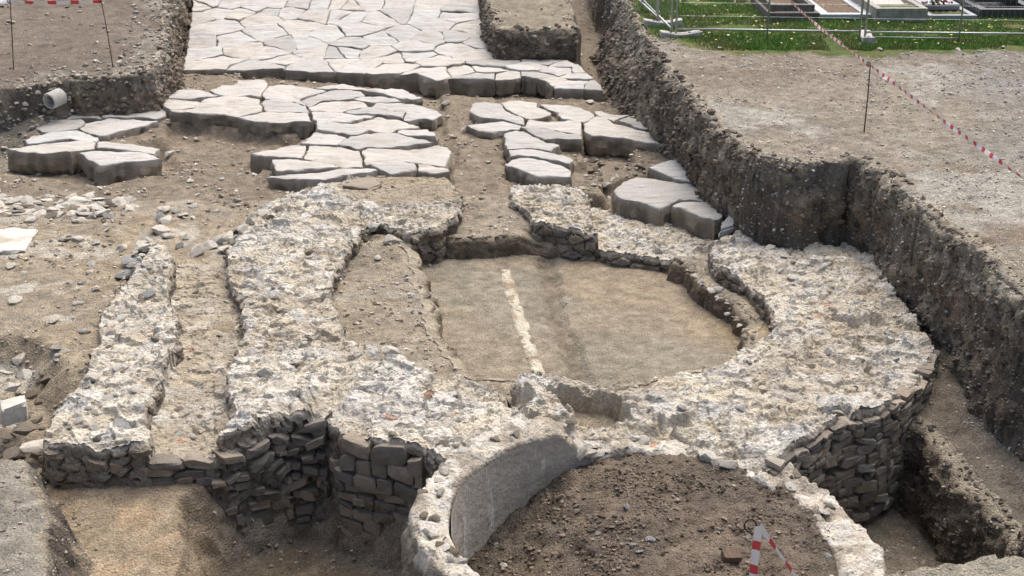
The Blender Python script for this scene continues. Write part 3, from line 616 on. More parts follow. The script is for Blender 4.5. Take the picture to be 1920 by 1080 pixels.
# ------------------------------------------------------------------ round plastered pit
kiln = empty('plastered_pit', (KC[0], KC[1], -1.7), 'round plastered pit with a thick rubble rim in front of the tower', 'ruin')
NT = 420; th = np.linspace(0, 2*math.pi, NT, endpoint=False)
dg_ = np.degrees(th); hi_ = sstep(99, 116, dg_)*sstep(330, 285, dg_); rimz = -1.24+.36*hi_+.035*np.array(fbm(np.cos(th)*3, np.sin(th)*3, 1.0, 501))+.015*np.sin(9*th)
thick = .34+.08*np.cos(th-.2)+.05*np.cos(th-1.9)+.05*np.array(fbm(np.cos(th)*4, np.sin(th)*4, 1.0, 505))
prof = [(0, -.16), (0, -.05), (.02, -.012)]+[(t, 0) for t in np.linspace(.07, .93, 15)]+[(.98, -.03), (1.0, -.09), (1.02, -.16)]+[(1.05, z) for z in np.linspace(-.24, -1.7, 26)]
V = []; cc = []
for (f, dz) in prof:
    r_ = KR+f*thick; x = KC[0]+r_*np.cos(th); y = KC[1]+r_*np.sin(th); z = rimz+dz
    a = (n3(x*4, y*4, z*4, 511)-.5)*.09+(n3(x*11, y*11, z*11, 512)-.5)*.075+(n3(x*26, y*26, z*26, 513)-.5)*.035
    b1, b2, bi, bdx, bdy = voro(x, y+z*.8, .12, 515); a = a+(frac(bi*7)-.4)*.045*sstep(.02, .2, b2-b1)
    if f <= .02: a = a*.35
    if f > 1.0: V.append(np.stack([x+np.cos(th)*a*1.3, y+np.sin(th)*a*1.3, z], -1))
    else: V.append(np.stack([x+np.cos(th)*a*.3, y+np.sin(th)*a*.3, z+a*.9], -1))
    c = PAL[(bi*9.99).astype(int)]*.5+np.array((.57, .53, .45))*.5
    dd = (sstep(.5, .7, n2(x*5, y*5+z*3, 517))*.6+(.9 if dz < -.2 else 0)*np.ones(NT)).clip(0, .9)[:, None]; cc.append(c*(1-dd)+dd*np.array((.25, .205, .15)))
m_ = len(prof); V = np.concatenate(V); ii = np.arange(m_*NT).reshape(m_, NT)
Fq = np.stack([ii[:-1], np.roll(ii[:-1], -1, 1), np.roll(ii[1:], -1, 1), ii[1:]], -1).reshape(-1, 4)
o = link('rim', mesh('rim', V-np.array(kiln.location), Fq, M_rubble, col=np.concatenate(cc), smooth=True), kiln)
M_plaster, t_, b_ = material('grey_lime_plaster', .8, .25)
tc_ = nd(t_, 'ShaderNodeTexCoord').outputs['Object']; mp_ = nd(t_, 'ShaderNodeMapping'); mp_.inputs['Scale'].default_value = (7, 7, 1.1); t_.links.new(tc_, mp_.inputs[0])
na_ = nd(t_, 'ShaderNodeTexNoise', Scale=1.0, Detail=8.0, Roughness=.65); t_.links.new(mp_.outputs[0], na_.inputs['Vector'])
nb_ = nd(t_, 'ShaderNodeTexNoise', Scale=5.0, Detail=7.0, Roughness=.7); t_.links.new(tc_, nb_.inputs['Vector'])
c_ = mixc(t_, ramp(t_, na_.outputs[0], [(.585, 0.0), (.64, .85)]), ramp(t_, nb_.outputs[0], [(.3, (.32, .285, .235)), (.5, (.42, .385, .325)), (.72, (.50, .47, .41))]), (.66, .64, .6))
t_.links.new(c_, b_.inputs['Base Color']); bumps(t_, b_, tc_, [('n', 5.0, .05), ('n', 26.0, .012)])
zs = np.linspace(0, 1, 14); V = []
for k in zs:
    z = rimz-.035-.9*k; r_ = KR-.012+.006*np.array(fbm(np.cos(th)*5, np.sin(th)*5+k*3, 1.0, 521)); V.append(np.stack([KC[0]+r_*np.cos(th), KC[1]+r_*np.sin(th), z], -1))
V = np.concatenate(V); ii = np.arange(14*NT).reshape(14, NT); Fq = np.stack([ii[:-1], ii[1:], np.roll(ii[1:], -1, 1), np.roll(ii[:-1], -1, 1)], -1).reshape(-1, 4)
link('plaster_lining', mesh('plaster_lining', V-np.array(kiln.location), Fq, M_plaster, smooth=True), kiln)
r = random.Random(33)
for k in range(70):
    a = r.uniform(.3, 4.6); i_ = int(a/(2*math.pi)*NT) % NT; rr_ = KR+thick[i_]*r.uniform(.15, .95)
    rock('rubble_stone', r.choice(('pale', 'pale', 'pale', 'brown')), (KC[0]+rr_*math.cos(a), KC[1]+rr_*math.sin(a), rimz[i_]), r.uniform(.04, .1), kiln, sink=.6, flat=.75, rnd=r)

for px, py, q_ in [(1078, 838, .10), (1092, 846, .12), (1106, 850, .11), (1120, 852, .09), (1098, 838, .1), (1330, 858, .11), (1345, 866, .1), (1318, 852, .09), (1370, 872, .1)]:
    x, y, z = P(px, py, -1.18); rock('rubble_stone', 'pale', (x, y, z), q_*1.3, kiln, sink=.5, flat=.7, rnd=r)
# ------------------------------------------------------------------ paving slabs
def resample(poly, step, r):
    out = []; n = len(poly)
    for k in range(n):
        a, b = np.array(poly[k]), np.array(poly[(k+1) % n]); L = np.hypot(*(b-a)); m = max(1, int(L/step)); nrm = np.array([b[1]-a[1], a[0]-b[0]])/(L+1e-9)
        bow = r.normal()*.012*min(L, 1)
        for q in range(m):
            t = q/m; j = r.normal()*.008 if q else 0
            out.append(a+(b-a)*t+nrm*(j+bow*math.sin(math.pi*t)*4*.25))
    o = np.array(out); o = o*.8+.1*np.roll(o, 1, 0)+.1*np.roll(o, -1, 0); x, y = o[:, 0].copy(), o[:, 1].copy()
    o[:, 0] += .022*fbm(x, y, 4.5, 31, 3); o[:, 1] += .022*fbm(x, y, 4.5, 37, 3); return o
def area(p):
    p = np.array(p); x, y = p[:, 0], p[:, 1]; return .5*np.sum(x*np.roll(y, -1)-y*np.roll(x, -1))
def slab(poly, zf, thick, parent, seed, gap=.005, tiltamp=.014, step=.065, mat=None, plane=None):
    r = np.random.default_rng(seed)
    if area(poly) < 0: poly = poly[::-1]
    p = resample(poly, step, r); c = p.mean(0); n = len(p)
    tg = np.roll(p, -1, 0)-np.roll(p, 1, 0); nr = np.stack([tg[:, 1], -tg[:, 0]], -1); nr /= np.linalg.norm(nr, axis=1)[:, None]+1e-9
    p = p-nr*gap
    ti = r.normal(size=2)*tiltamp; dz0 = r.normal()*.008
    if plane is not None: ti = np.array(plane)
    def top(q): 
        z = zf(q) if callable(zf) else np.full(len(q), zf)
        return z+dz0+(q-c)@ti+.024*fbm(q[:, 0], q[:, 1], 1.6, seed % 97, 3)+.010*fbm(q[:, 0], q[:, 1], 8, 7, 2)
    V = []; rings = []; CC = []
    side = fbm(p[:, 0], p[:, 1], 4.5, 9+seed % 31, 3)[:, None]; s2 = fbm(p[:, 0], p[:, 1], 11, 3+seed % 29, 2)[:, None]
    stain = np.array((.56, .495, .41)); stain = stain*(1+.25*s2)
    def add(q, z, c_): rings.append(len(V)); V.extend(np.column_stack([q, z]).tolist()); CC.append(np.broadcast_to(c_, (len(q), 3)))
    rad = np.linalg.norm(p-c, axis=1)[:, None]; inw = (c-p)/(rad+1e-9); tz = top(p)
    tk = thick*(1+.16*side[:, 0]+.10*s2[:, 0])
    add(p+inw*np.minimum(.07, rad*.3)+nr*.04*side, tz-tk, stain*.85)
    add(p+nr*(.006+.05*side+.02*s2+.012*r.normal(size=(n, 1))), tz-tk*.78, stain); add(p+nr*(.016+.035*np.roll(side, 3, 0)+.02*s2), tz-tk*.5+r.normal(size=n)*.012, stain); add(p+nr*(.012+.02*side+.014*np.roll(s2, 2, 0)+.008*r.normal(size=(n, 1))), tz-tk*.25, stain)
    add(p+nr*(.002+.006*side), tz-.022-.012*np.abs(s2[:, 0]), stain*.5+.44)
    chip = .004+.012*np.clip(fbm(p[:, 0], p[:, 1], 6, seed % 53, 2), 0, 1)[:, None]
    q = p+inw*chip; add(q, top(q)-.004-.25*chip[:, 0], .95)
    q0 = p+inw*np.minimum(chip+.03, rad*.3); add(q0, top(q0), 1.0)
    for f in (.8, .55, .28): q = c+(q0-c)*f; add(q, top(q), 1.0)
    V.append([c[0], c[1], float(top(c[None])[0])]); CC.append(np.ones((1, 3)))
    F = []
    for a, b in zip(rings[:-1], rings[1:]):
        for k in range(n): F.append([a+k, a+(k+1) % n, b+(k+1) % n, b+k])
    F += [[rings[-1]+k, rings[-1]+(k+1) % n, len(V)-1] for k in range(n)]
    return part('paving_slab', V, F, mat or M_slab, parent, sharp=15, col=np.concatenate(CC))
def TR(off, s, pts): return [(off[0]+a/s, off[1]+b/s) for a, b in pts]
ZA, ZB, ZC = -1.22, RT, RT
A_ = ((0, 150), 4.8); B_ = ((300, 130), 6); C_ = ((560, 130), 6); D_ = ((460, 220), 4.8); E_ = ((860, 160), 4.8); F_ = ((1060, 230), 4.8)
road = empty('paved_road', (-1.5, 26, -1.2), kind='structure')
road_l = empty('paved_road', (-3.0, 20, -1.3), kind='structure')
road_r = empty('paved_road', (1.3, 20, -1.3), kind='structure')
road_o = empty('paved_road', (-7.5, 19.6, -1.6), kind='structure')
SL = [
 (A_, ZA, .42, road_o, [[(705, 640), (860, 622), (1100, 640), (1330, 662), (1440, 715), (1300, 730), (1080, 747), (890, 760), (800, 705)],
  [(60, 605), (250, 580), (430, 560), (700, 522), (866, 548), (858, 612), (705, 632), (640, 650), (560, 655), (430, 668), (230, 640), (120, 622)],
  [(872, 560), (1200, 580), (1320, 595), (1450, 630), (1390, 672), (1110, 636), (872, 615)],
  [(210, 540), (290, 500), (440, 475), (700, 450), (890, 505), (872, 542), (620, 518), (370, 560), (250, 570)],
  [(300, 410), (450, 365), (600, 365), (740, 350), (780, 385), (700, 440), (540, 465), (380, 470)],
  [(720, 425), (770, 380), (960, 345), (1200, 345), (1430, 370), (1330, 410), (1100, 460), (920, 510), (880, 490), (740, 450)],
  [(915, 300), (1070, 280), (1280, 263), (1510, 268), (1500, 310), (1400, 358), (1200, 338), (920, 348)],
  [(1010, 240), (1060, 215), (1200, 215), (1480, 230), (1510, 262), (1250, 258), (1040, 272)],
  [(310, 290), (620, 260), (1000, 220), (1035, 275), (870, 293), (760, 288), (640, 297), (560, 290)],
  [(600, 362), (650, 300), (850, 297), (913, 320), (910, 352), (740, 346)]]),
 (B_, ZB, .36, road_l, [[(70, 235), (380, 230), (560, 260), (690, 300), (520, 300), (330, 328), (80, 315)],
  [(10, 360), (100, 322), (300, 335), (480, 358), (370, 430), (130, 440)],
  [(120, 448), (370, 435), (500, 345), (720, 302), (950, 307), (1115, 332), (1155, 440), (1150, 480), (870, 525), (450, 490), (100, 465)],
  [(560, 250), (700, 180), (870, 165), (880, 130), (1050, 125), (1180, 120), (1225, 180), (1160, 260), (1125, 300), (720, 292)],
  [(875, 535), (1180, 483), (1660, 482), (1710, 600), (1560, 585), (1280, 600)],
  [(1165, 440), (1172, 352), (1300, 343), (1450, 353), (1645, 415), (1685, 473), (1380, 468), (1200, 463)],
  [(1145, 290), (1230, 185), (1400, 175), (1560, 192), (1890, 240), (1690, 290), (1580, 325), (1655, 403), (1480, 347), (1310, 330), (1172, 330)]]),
 (C_, ZB, .30, road_l, [[(30, 335), (150, 292), (340, 240), (540, 232), (700, 270), (765, 308), (570, 353), (290, 350), (105, 408)],
  [(180, 215), (270, 190), (480, 178), (660, 195), (795, 220), (780, 235), (620, 228), (340, 233)],
  [(650, 240), (1000, 235), (1050, 222), (1180, 230), (1390, 325), (1280, 345), (1110, 325), (960, 290), (770, 262)],
  [(605, 350), (740, 312), (900, 310), (1100, 330), (1170, 373), (860, 378), (770, 373)],
  [(110, 422), (290, 372), (620, 362), (740, 377), (805, 420), (720, 438), (500, 468), (480, 487), (130, 472)],
  [(825, 420), (862, 385), (1150, 387), (1430, 420), (1570, 460), (1620, 500), (1500, 570), (1400, 548), (1240, 577), (1175, 570), (1210, 495), (1080, 468)],
  [(495, 482), (700, 442), (850, 430), (1080, 472), (1205, 495), (1170, 562), (880, 523), (620, 508)],
  [(140, 482), (480, 492), (870, 530), (560, 598), (400, 600), (205, 640), (160, 560)],
  [(555, 615), (880, 533), (1040, 547), (1180, 572), (1370, 640), (1280, 655), (1100, 668), (1010, 710), (840, 688), (760, 653)],
  [(210, 650), (400, 607), (550, 622), (760, 662), (828, 692), (660, 743), (580, 743), (400, 713), (200, 690)],
  [(1080, 700), (1180, 660), (1460, 657), (1530, 720), (1535, 755), (1330, 735), (1230, 738)],
  [(435, 850), (590, 762), (880, 708), (1090, 712), (1280, 762), (1535, 830), (1260, 868), (1020, 898), (760, 878), (690, 903)],
  [(0, 830), (180, 712), (400, 722), (555, 757), (425, 845), (200, 848)]]),
 (D_, ZB, .44, road_l, [[(40, 330), (440, 242), (548, 252), (556, 290), (512, 368), (300, 358), (100, 345)],
  [(572, 257), (830, 257), (1035, 297), (1055, 400), (1065, 428), (870, 438), (525, 373), (567, 290)],
  [(1055, 297), (1100, 278), (1470, 290), (1750, 264), (1860, 310), (1790, 430), (1540, 403), (1280, 388), (1230, 408), (1075, 418)],
  [(240, 382), (320, 367), (500, 382), (845, 440), (640, 468), (280, 482)],
  [(180, 512), (290, 492), (640, 477), (880, 447), (1100, 442), (1205, 470), (1060, 500), (700, 550), (560, 545)],
  [(1115, 432), (1240, 412), (1280, 397), (1530, 412), (1535, 460), (1480, 480), (1300, 513), (1215, 475)],
  [(1550, 413), (1790, 437), (1850, 480), (1700, 488), (1550, 468)]]),
 (E_, ZC, .38, road_r, [[(95, 245), (120, 175), (230, 162), (380, 172), (425, 227), (583, 297), (578, 348), (400, 308), (200, 290)],
  [(60, 352), (400, 314), (572, 355), (540, 378), (300, 408), (180, 403)],
  [(382, 162), (480, 137), (610, 142), (705, 165), (690, 190), (845, 250), (810, 288), (640, 303), (592, 288), (442, 222)],
  [(715, 167), (900, 162), (1080, 187), (1215, 240), (1232, 263), (1150, 308), (1120, 318), (1010, 298), (935, 288), (895, 240)],
  [(595, 332), (620, 307), (850, 312), (1010, 304), (1112, 325), (1112, 448), (1000, 428), (850, 398), (680, 363), (592, 368)],
  [(548, 387), (680, 372), (850, 407), (1020, 447), (1112, 457), (1118, 495), (960, 490), (880, 475), (780, 485)],
  [(405, 432), (530, 397), (765, 487), (790, 513), (860, 515), (910, 545), (840, 590), (640, 568), (440, 568), (405, 540)],
  [(450, 582), (640, 574), (840, 602), (970, 642), (1040, 670), (990, 700), (900, 678), (700, 648), (460, 638)],
  [(420, 720), (470, 657), (620, 647), (830, 682), (930, 712), (1015, 780), (1015, 830), (870, 835), (720, 830), (590, 780)],
  [(1125, 342), (1240, 282), (1300, 292), (1420, 347), (1610, 387), (1820, 430), (1890, 520), (1620, 480), (1480, 455), (1200, 440), (1125, 410)],
  [(1205, 225), (1260, 220), (1380, 260), (1545, 265), (1420, 298), (1400, 318), (1250, 265)],
  [(1432, 310), (1562, 265), (1620, 240), (1650, 290), (1750, 390), (1632, 383)]]),
 (F_, ZC, .44, road_r, [[(440, 610), (490, 560), (640, 495), (850, 505), (1170, 545), (1240, 620), (1325, 706), (1140, 688), (1020, 688), (937, 728), (840, 770), (700, 710), (500, 680)],
  [(948, 742), (1060, 690), (1330, 718), (1400, 790), (1410, 860), (1340, 890), (1200, 850), (1090, 790)],
  [(740, 400), (930, 345), (1020, 352), (1060, 402), (1128, 450), (1160, 543), (1000, 505), (850, 440)],
  [(967, 320), (1030, 280), (1088, 340), (1128, 430), (1062, 392)],
  [(930, 205), (960, 190), (1020, 255), (985, 270)]])]
seed = 1000
for (off, s), z, th_, par, polys in SL:
    for p_ in polys:
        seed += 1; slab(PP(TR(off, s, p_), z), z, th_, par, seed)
# far stretch: cells of a crazy paving grown round the middles of its slabs
seeds = [(340+a/6, b/6) for a, b in [(200, 60), (300, 30), (540, 40), (180, 190), (410, 135), (680, 150), (900, 205), (850, 80), (1000, 130), (1010, 40), (1200, 130), (1330, 50), (1540, 165), (1580, 50), (1780, 165), (1760, 50), (1900, 60), (430, 300), (940, 360), (1350, 290), (1620, 380), (600, 445), (1180, 500), (1370, 480), (700, 560), (230, 600), (1000, 590), (450, 680), (1150, 670), (1500, 590), (1760, 590), (200, 470), (1500, 720), (1800, 700), (250, 740), (850, 735)]]
seeds += [(640+a/6, b/6) for a, b in [(300, 30), (660, 30), (980, 40), (1330, 80), (100, 190), (420, 210), (650, 160), (920, 170), (1270, 190), (1080, 270), (1450, 310), (1350, 400), (200, 330), (450, 440), (690, 390), (130, 490), (960, 430), (800, 520), (1330, 540), (1540, 470), (400, 590), (30, 580), (800, 650), (1070, 690), (1500, 620), (600, 740), (250, 720), (1050, 800), (1350, 790), (1720, 700), (600, 660)]]
seeds += [(880+a/6, 80+b/6) for a, b in [(900, 195), (1130, 235), (640, 270), (1010, 310), (200, 300), (430, 370), (740, 370), (880, 430), (1200, 460), (1290, 370), (1430, 470), (150, 370), (1320, 310)]]
seeds += [(x_, -18) for x_ in range(375, 900, 62)]
SP = np.array([P(a, b, road_z)[:2] for a, b in seeds])
FAR_OUT = PP([(341, 130), (450, 132), (500, 128), (560, 130), (580, 133), (640, 134), (700, 140), (780, 136), (818, 151), (850, 146), (940, 149), (985, 143), (1020, 151), (1040, 165), (1110, 168), (1134, 171), (1092, 127), (1060, 112), (962, 108), (926, 101), (905, 70), (893, -30), (362, -30), (360, 30), (352, 80)], road_z)
def halfclip(poly, n, d):
    out = []
    for k in range(len(poly)):
        a, b = poly[k], poly[(k+1) % len(poly)]; fa, fb = a@n-d, b@n-d
        if fa <= 0: out.append(a)
        if fa*fb < 0: out.append(a+(b-a)*(fa/(fa-fb)))
    return out
for k, s_ in enumerate(SP):
    poly = [np.array(q_) for q_ in FAR_OUT]
    for j in np.argsort(np.hypot(*(SP-s_).T))[1:16]:
        n_ = SP[j]-s_; mid = (SP[j]+s_)/2; poly = halfclip(poly, n_, mid@n_)
        if len(poly) < 3: break
    q_ = []
    for v in poly:
        if not q_ or np.hypot(*(v-q_[-1])) > .05: q_.append(v)
    if len(q_) < 3 or abs(area(q_)) < .04: continue
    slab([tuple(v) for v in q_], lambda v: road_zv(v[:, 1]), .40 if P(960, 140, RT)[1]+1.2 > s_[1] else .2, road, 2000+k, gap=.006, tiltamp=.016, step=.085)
# the dark slab leaning at the foot of the bank
pl = PP(TR(*F_, [(1385, 1000), (1440, 930), (1650, 825), (1690, 850), (1560, 985)]), -1.15)
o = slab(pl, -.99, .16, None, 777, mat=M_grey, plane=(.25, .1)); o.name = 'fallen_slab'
tag(o, 'dark grey thin slab tilted against the foot of the gravel bank', 'slab')
# ------------------------------------------------------------------ pale strip on the tower floor
pts = np.array([P(*q_, -1.6)[:2] for q_ in [(948, 507), (955, 540), (968, 580), (985, 630), (1000, 670), (1013, 712), (1020, 740)]])
ss = np.linspace(0, len(pts)-1, 110); px_ = np.interp(ss, range(len(pts)), pts[:, 0]); py_ = np.interp(ss, range(len(pts)), pts[:, 1]); V = []; cc = []
for q in range(13):
    t = q/6-1; wd = .09+.02*fbm(ss, ss*0, 1.3, 801)+.012*fbm(ss, ss*0, 6, 802); x = px_+t*wd; y = py_+.01*np.sin(ss*3)
    z = -1.60+.026*(1-abs(t)**1.6)*(.55+.5*n2(ss*1.7, ss*0+t, 803))+.02*fbm(x, y, 12, 804, 3)*(1-abs(t)**4)-.035*(abs(t) > .95)
    V.append(np.stack([x, y, z], -1)); k = np.clip(sstep(.12, .5, n2(x*9, y*5, 805))*(1.2-.55*abs(t)), 0, 1)[:, None]; cc.append(np.array((.31, .25, .175))*(1-k)+k*np.array((.54, .50, .40)))
V = np.concatenate(V); ii = np.arange(13*110).reshape(13, 110); F = np.stack([ii[:-1, :-1], ii[1:, :-1], ii[1:, 1:], ii[:-1, 1:]], -1).reshape(-1, 4)
tag(part('mortar_strip', V, F, M_rubble, col=np.concatenate(cc), smooth=True), 'narrow ridge of pale mortar running across the brown tower floor', 'mortar strip')

# ------------------------------------------------------------------ loose stones
def lone(px, py, size, kind, label, name='stone', cat='stone', z0=-1.2, flat=.8, sink=.3, **k):
    x, y, z = at(px, py, z0); o = rock(name, kind, (x, y, z), size, None, sink=sink, flat=flat, **k); return tag(o, label, cat)
def heap_stone(px, py, z, size, kind, label, **k):
    x, y, z = P(px, py, z); return tag(rock('stone', kind, (x, y, z), size, None, **k), label, 'stone')
heap_stone(48, 808, -1.36, .20, 'brown', 'flat brownish stone lying just below the big squared block', flat=.45, tilt=.1)
heap_stone(66, 838, -1.42, .25, 'pale', 'long light stone at the foot of the stone heap', flat=.4, tilt=.12, rz=.3)
heap_stone(26, 728, -1.25, .15, 'pale', 'white stone on top of the heap behind the squared block', flat=.7)
heap_stone(44, 706, -1.22, .13, 'pale', 'small white stone at the back of the heap', flat=.7)
heap_stone(8, 700, -1.22, .11, 'pale', 'white stone at the very left edge behind the heap', flat=.7)
heap_stone(6, 818, -1.40, .16, 'brown', 'dark brown stone at the left edge below the squared block', flat=.5)
heap_stone(20, 852, -1.48, .17, 'brown', 'low dark stone at the foot of the heap by the earth mound', flat=.5)
heap_stone(72, 788, -1.34, .09, 'brown', 'small brown stone right of the squared block', flat=.6)
heap_stone(270, 466, -1.10, .19, 'pale', 'pale block closing the far end of the straight wall', flat=.7, sink=.35)
heap_stone(702, 428, -1.15, .14, 'pale', 'pale stone in the corner between tower ring and left gate stump', flat=.9, sink=.2)
lone(104, 655, .13, 'grey', 'grey angular stone lying alone on brown earth left of the straight wall', flat=.6)
lone(153, 695, .07, 'pale', 'small pale stone touching the left edge of the straight wall', flat=.7)
lone(1200, 1035, .06, 'grey', 'blue-grey flat chip lying on the soil inside the plastered pit', flat=.5, z0=-1.5)
lone(1186, 1022, .06, 'grey', 'dark grey flake just behind the blue-grey chip in the pit', flat=.4, z0=-1.5)
lone(320, 290, .13, 'pale', 'rounded pale stone beside the dark gap near the broken left slabs', flat=.8)
lone(734, 455, .17, 'pale', 'rounded cream boulder on the earth bench inside the tower', flat=.8)
lone(710, 485, .08, 'pale', 'small flat cream stone below the rounded boulder on the bench', flat=.6)
lone(833, 197, .14, 'pale', 'rough white stone sitting in the earth gap between the slabs', flat=.8)
lone(1107, 193, .12, 'pale', 'small tilted pale block under the far slabs by the right bank', flat=.6)
lone(105, 160, .09, 'pale', 'white stone lying above the broken concrete pipe', z0=-.7)
lone(1392, 400, .10, 'brown', 'reddish brown stone at the foot of the bank behind the leaning slab')
lone(1540, 440, .09, 'brown', 'stone at the bottom of the niche cut in the bank')
# brick
x, y, z = at(1369, 1046, -1.4)
def box_v(sx, sy, sz): return [(a*sx/2, b*sy/2, c*sz) for c in (0, 1) for a, b in ((-1, -1), (1, -1), (1, 1), (-1, 1))]
BOXF = [[3, 2, 1, 0], [4, 5, 6, 7], [0, 1, 5, 4], [1, 2, 6, 5], [2, 3, 7, 6], [3, 0, 4, 7]]
def bevel_box(sx, sy, sz, b=.01):
    import bmesh
    bm = bmesh.new(); bmesh.ops.create_cube(bm, size=1); bmesh.ops.scale(bm, vec=(sx, sy, sz), verts=bm.verts)
    bmesh.ops.bevel(bm, geom=bm.edges[:], offset=b, segments=2, affect='EDGES', profile=.6)
    bmesh.ops.translate(bm, vec=(0, 0, sz/2), verts=bm.verts); bm.verts.ensure_lookup_table()
    V = [v.co[:] for v in bm.verts]; F = [[v.index for v in f.verts] for f in bm.faces]; bm.free(); return V, F
Vb, Fb = bevel_box(.15, .1, .07, .012); rb = np.random.default_rng(1); Vb = np.array(Vb)+rb.normal(size=(len(Vb), 3))*.003
tag(link('brick', mesh('brick', Vb, Fb, plain('old_brick', (.115, .08, .058), .95, nscale=30, amt=.4), smooth=False), None, (x, y, z-.01), (.25, .1, .2)), 'broken reddish brick lying on the soil inside the plastered pit', 'brick')
Vb, Fb = bevel_box(.25, .22, .21, .035); rb = np.random.default_rng(4); Vb = np.array(Vb); Vb += rb.normal(size=Vb.shape)*.012; Vb[:, 0] *= 1-.25*Vb[:, 2]; Vb[:, 2] += .12*Vb[:, 0]
x, y, z = P(30, 788, -1.38); tag(link('stone', mesh('stone', Vb, Fb, M_stone, sharp=25), None, (x, y, z), (.06, -.05, .35)), 'big squared pale block standing on the heap above the earth mound', 'stone')
# light slab at the left edge
o = slab(PP([(-40, 432), (70, 429), (48, 470), (-40, 474)], -1.16), -1.13, .07, None, 881, mat=M_stone); o.name = 'flat_stone'; tag(o, 'flat pale stone slab set in the earth at the left edge', 'stone')
o = slab(PP([(643, 348), (665, 335), (700, 337), (716, 346), (690, 355)], -1.06), -1.045, .05, None, 882, mat=M_brown); o.name = 'flat_stone'; tag(o, 'flat earthy slab lying on the left gate stump', 'stone')
# remains of two low walls on the left
band = empty('wall_remnant', (-7, 17.6, -1.3), 'low broken line of rubble running to the left below the broken slabs', 'ruin')
r = random.Random(5)
for k in range(150):
    px = r.uniform(-30, 250); py = 383+r.gauss(0, 10)+.02*px; x, y, z = at(px, py)
    rock('stone', r.choice(('pale', 'pale', 'pale', 'brown')), (x, y, z), r.uniform(.05, .22), band, sink=.55, flat=.5, tilt=.25, rnd=r)
end = empty('wall_remnant', (-4.2, 16.6, -1.3), 'short tumble of pale blocks bridging the straight wall and the tower', 'ruin')
for px, py, s in [(300, 412, .11), (313, 418, .12), (298, 436, .13), (318, 446, .09), (370, 474, .15), (392, 466, .14), (410, 458, .13), (430, 447, .12), (445, 455, .12), (350, 448, .1), (275, 462, .15), (290, 480, .14), (262, 470, .1), (235, 520, .16), (248, 498, .14), (230, 468, .09), (270, 520, .15), (455, 440, .1), (338, 462, .08), (330, 398, .08), (345, 405, .09), (310, 395, .08), (425, 470, .1)]:
    x, y, z = at(px, py); rock('stone', 'pale' if r.random() < .8 else 'grey', (x, y, z), s*r.uniform(1.2, 1.6), end, sink=.22, flat=.75, rnd=r)
# countless alike stones: individuals
r = random.Random(9); G = 'loose stones strewn over the excavated earth'
spots = []
ZN = ['on the brown earth left of the straight wall', 'on the earth hollow between the broken slabs', 'on the earth between broken slabs and straight wall', 'in front of the broken slabs on the left', 'below the long slab edge across the road', 'in the earth gap by the right bank', 'on the earth path between the two slab groups', 'in the hollow beside the right slab group', 'beside the right gate stump', 'on the dark soil in the plastered pit', 'on dark soil by the plaster lining', 'on the rubble strip beside the straight wall', 'on the heap above the earth mound']
for zi, (x0, y0, x1, y1, n, s0, s1, kd) in enumerate([(0, 400, 220, 690, 70, .02, .12, 'pale'), (330, 250, 480, 330, 16, .03, .08, 'pale'), (330, 330, 500, 440, 40, .03, .09, 'pale'), (20, 320, 330, 370, 22, .03, .09, 'pale'),
        (560, 145, 820, 185, 20, .03, .1, 'brown'), (850, 165, 1120, 188, 16, .03, .1, 'brown'), (850, 210, 940, 330, 18, .02, .05, 'pale'), (1090, 300, 1230, 340, 18, .04, .12, 'brown'), (1090, 330, 1180, 380, 14, .04, .1, 'pale'),
        (900, 880, 1560, 1075, 60, .014, .05, 'mix'), (880, 920, 1100, 1010, 22, .02, .04, 'brown'), (300, 560, 430, 830, 26, .03, .07, 'pale'), (0, 700, 90, 860, 22, .04, .12, 'brown')]):
    for _ in range(n):
        px, py = r.uniform(x0, x1), r.uniform(y0, y1); x, y, z = at(px, py, -1.3); spots.append((x, y, z, 1.2*(s0+(s1-s0)*r.random()**2), kd, zi))
spots.sort(key=lambda q: -q[3]/q[1])
for x, y, z, s, kd, zi in spots[:290]:
    tag(rock('stone', kd if kd != 'mix' else r.choice(('pale', 'brown', 'brown', 'grey')), (x, y, z), s, None, sink=.35, flat=.75, rnd=r), 'small loose stone lying '+ZN[zi], 'stone', 'loose stones '+ZN[zi])

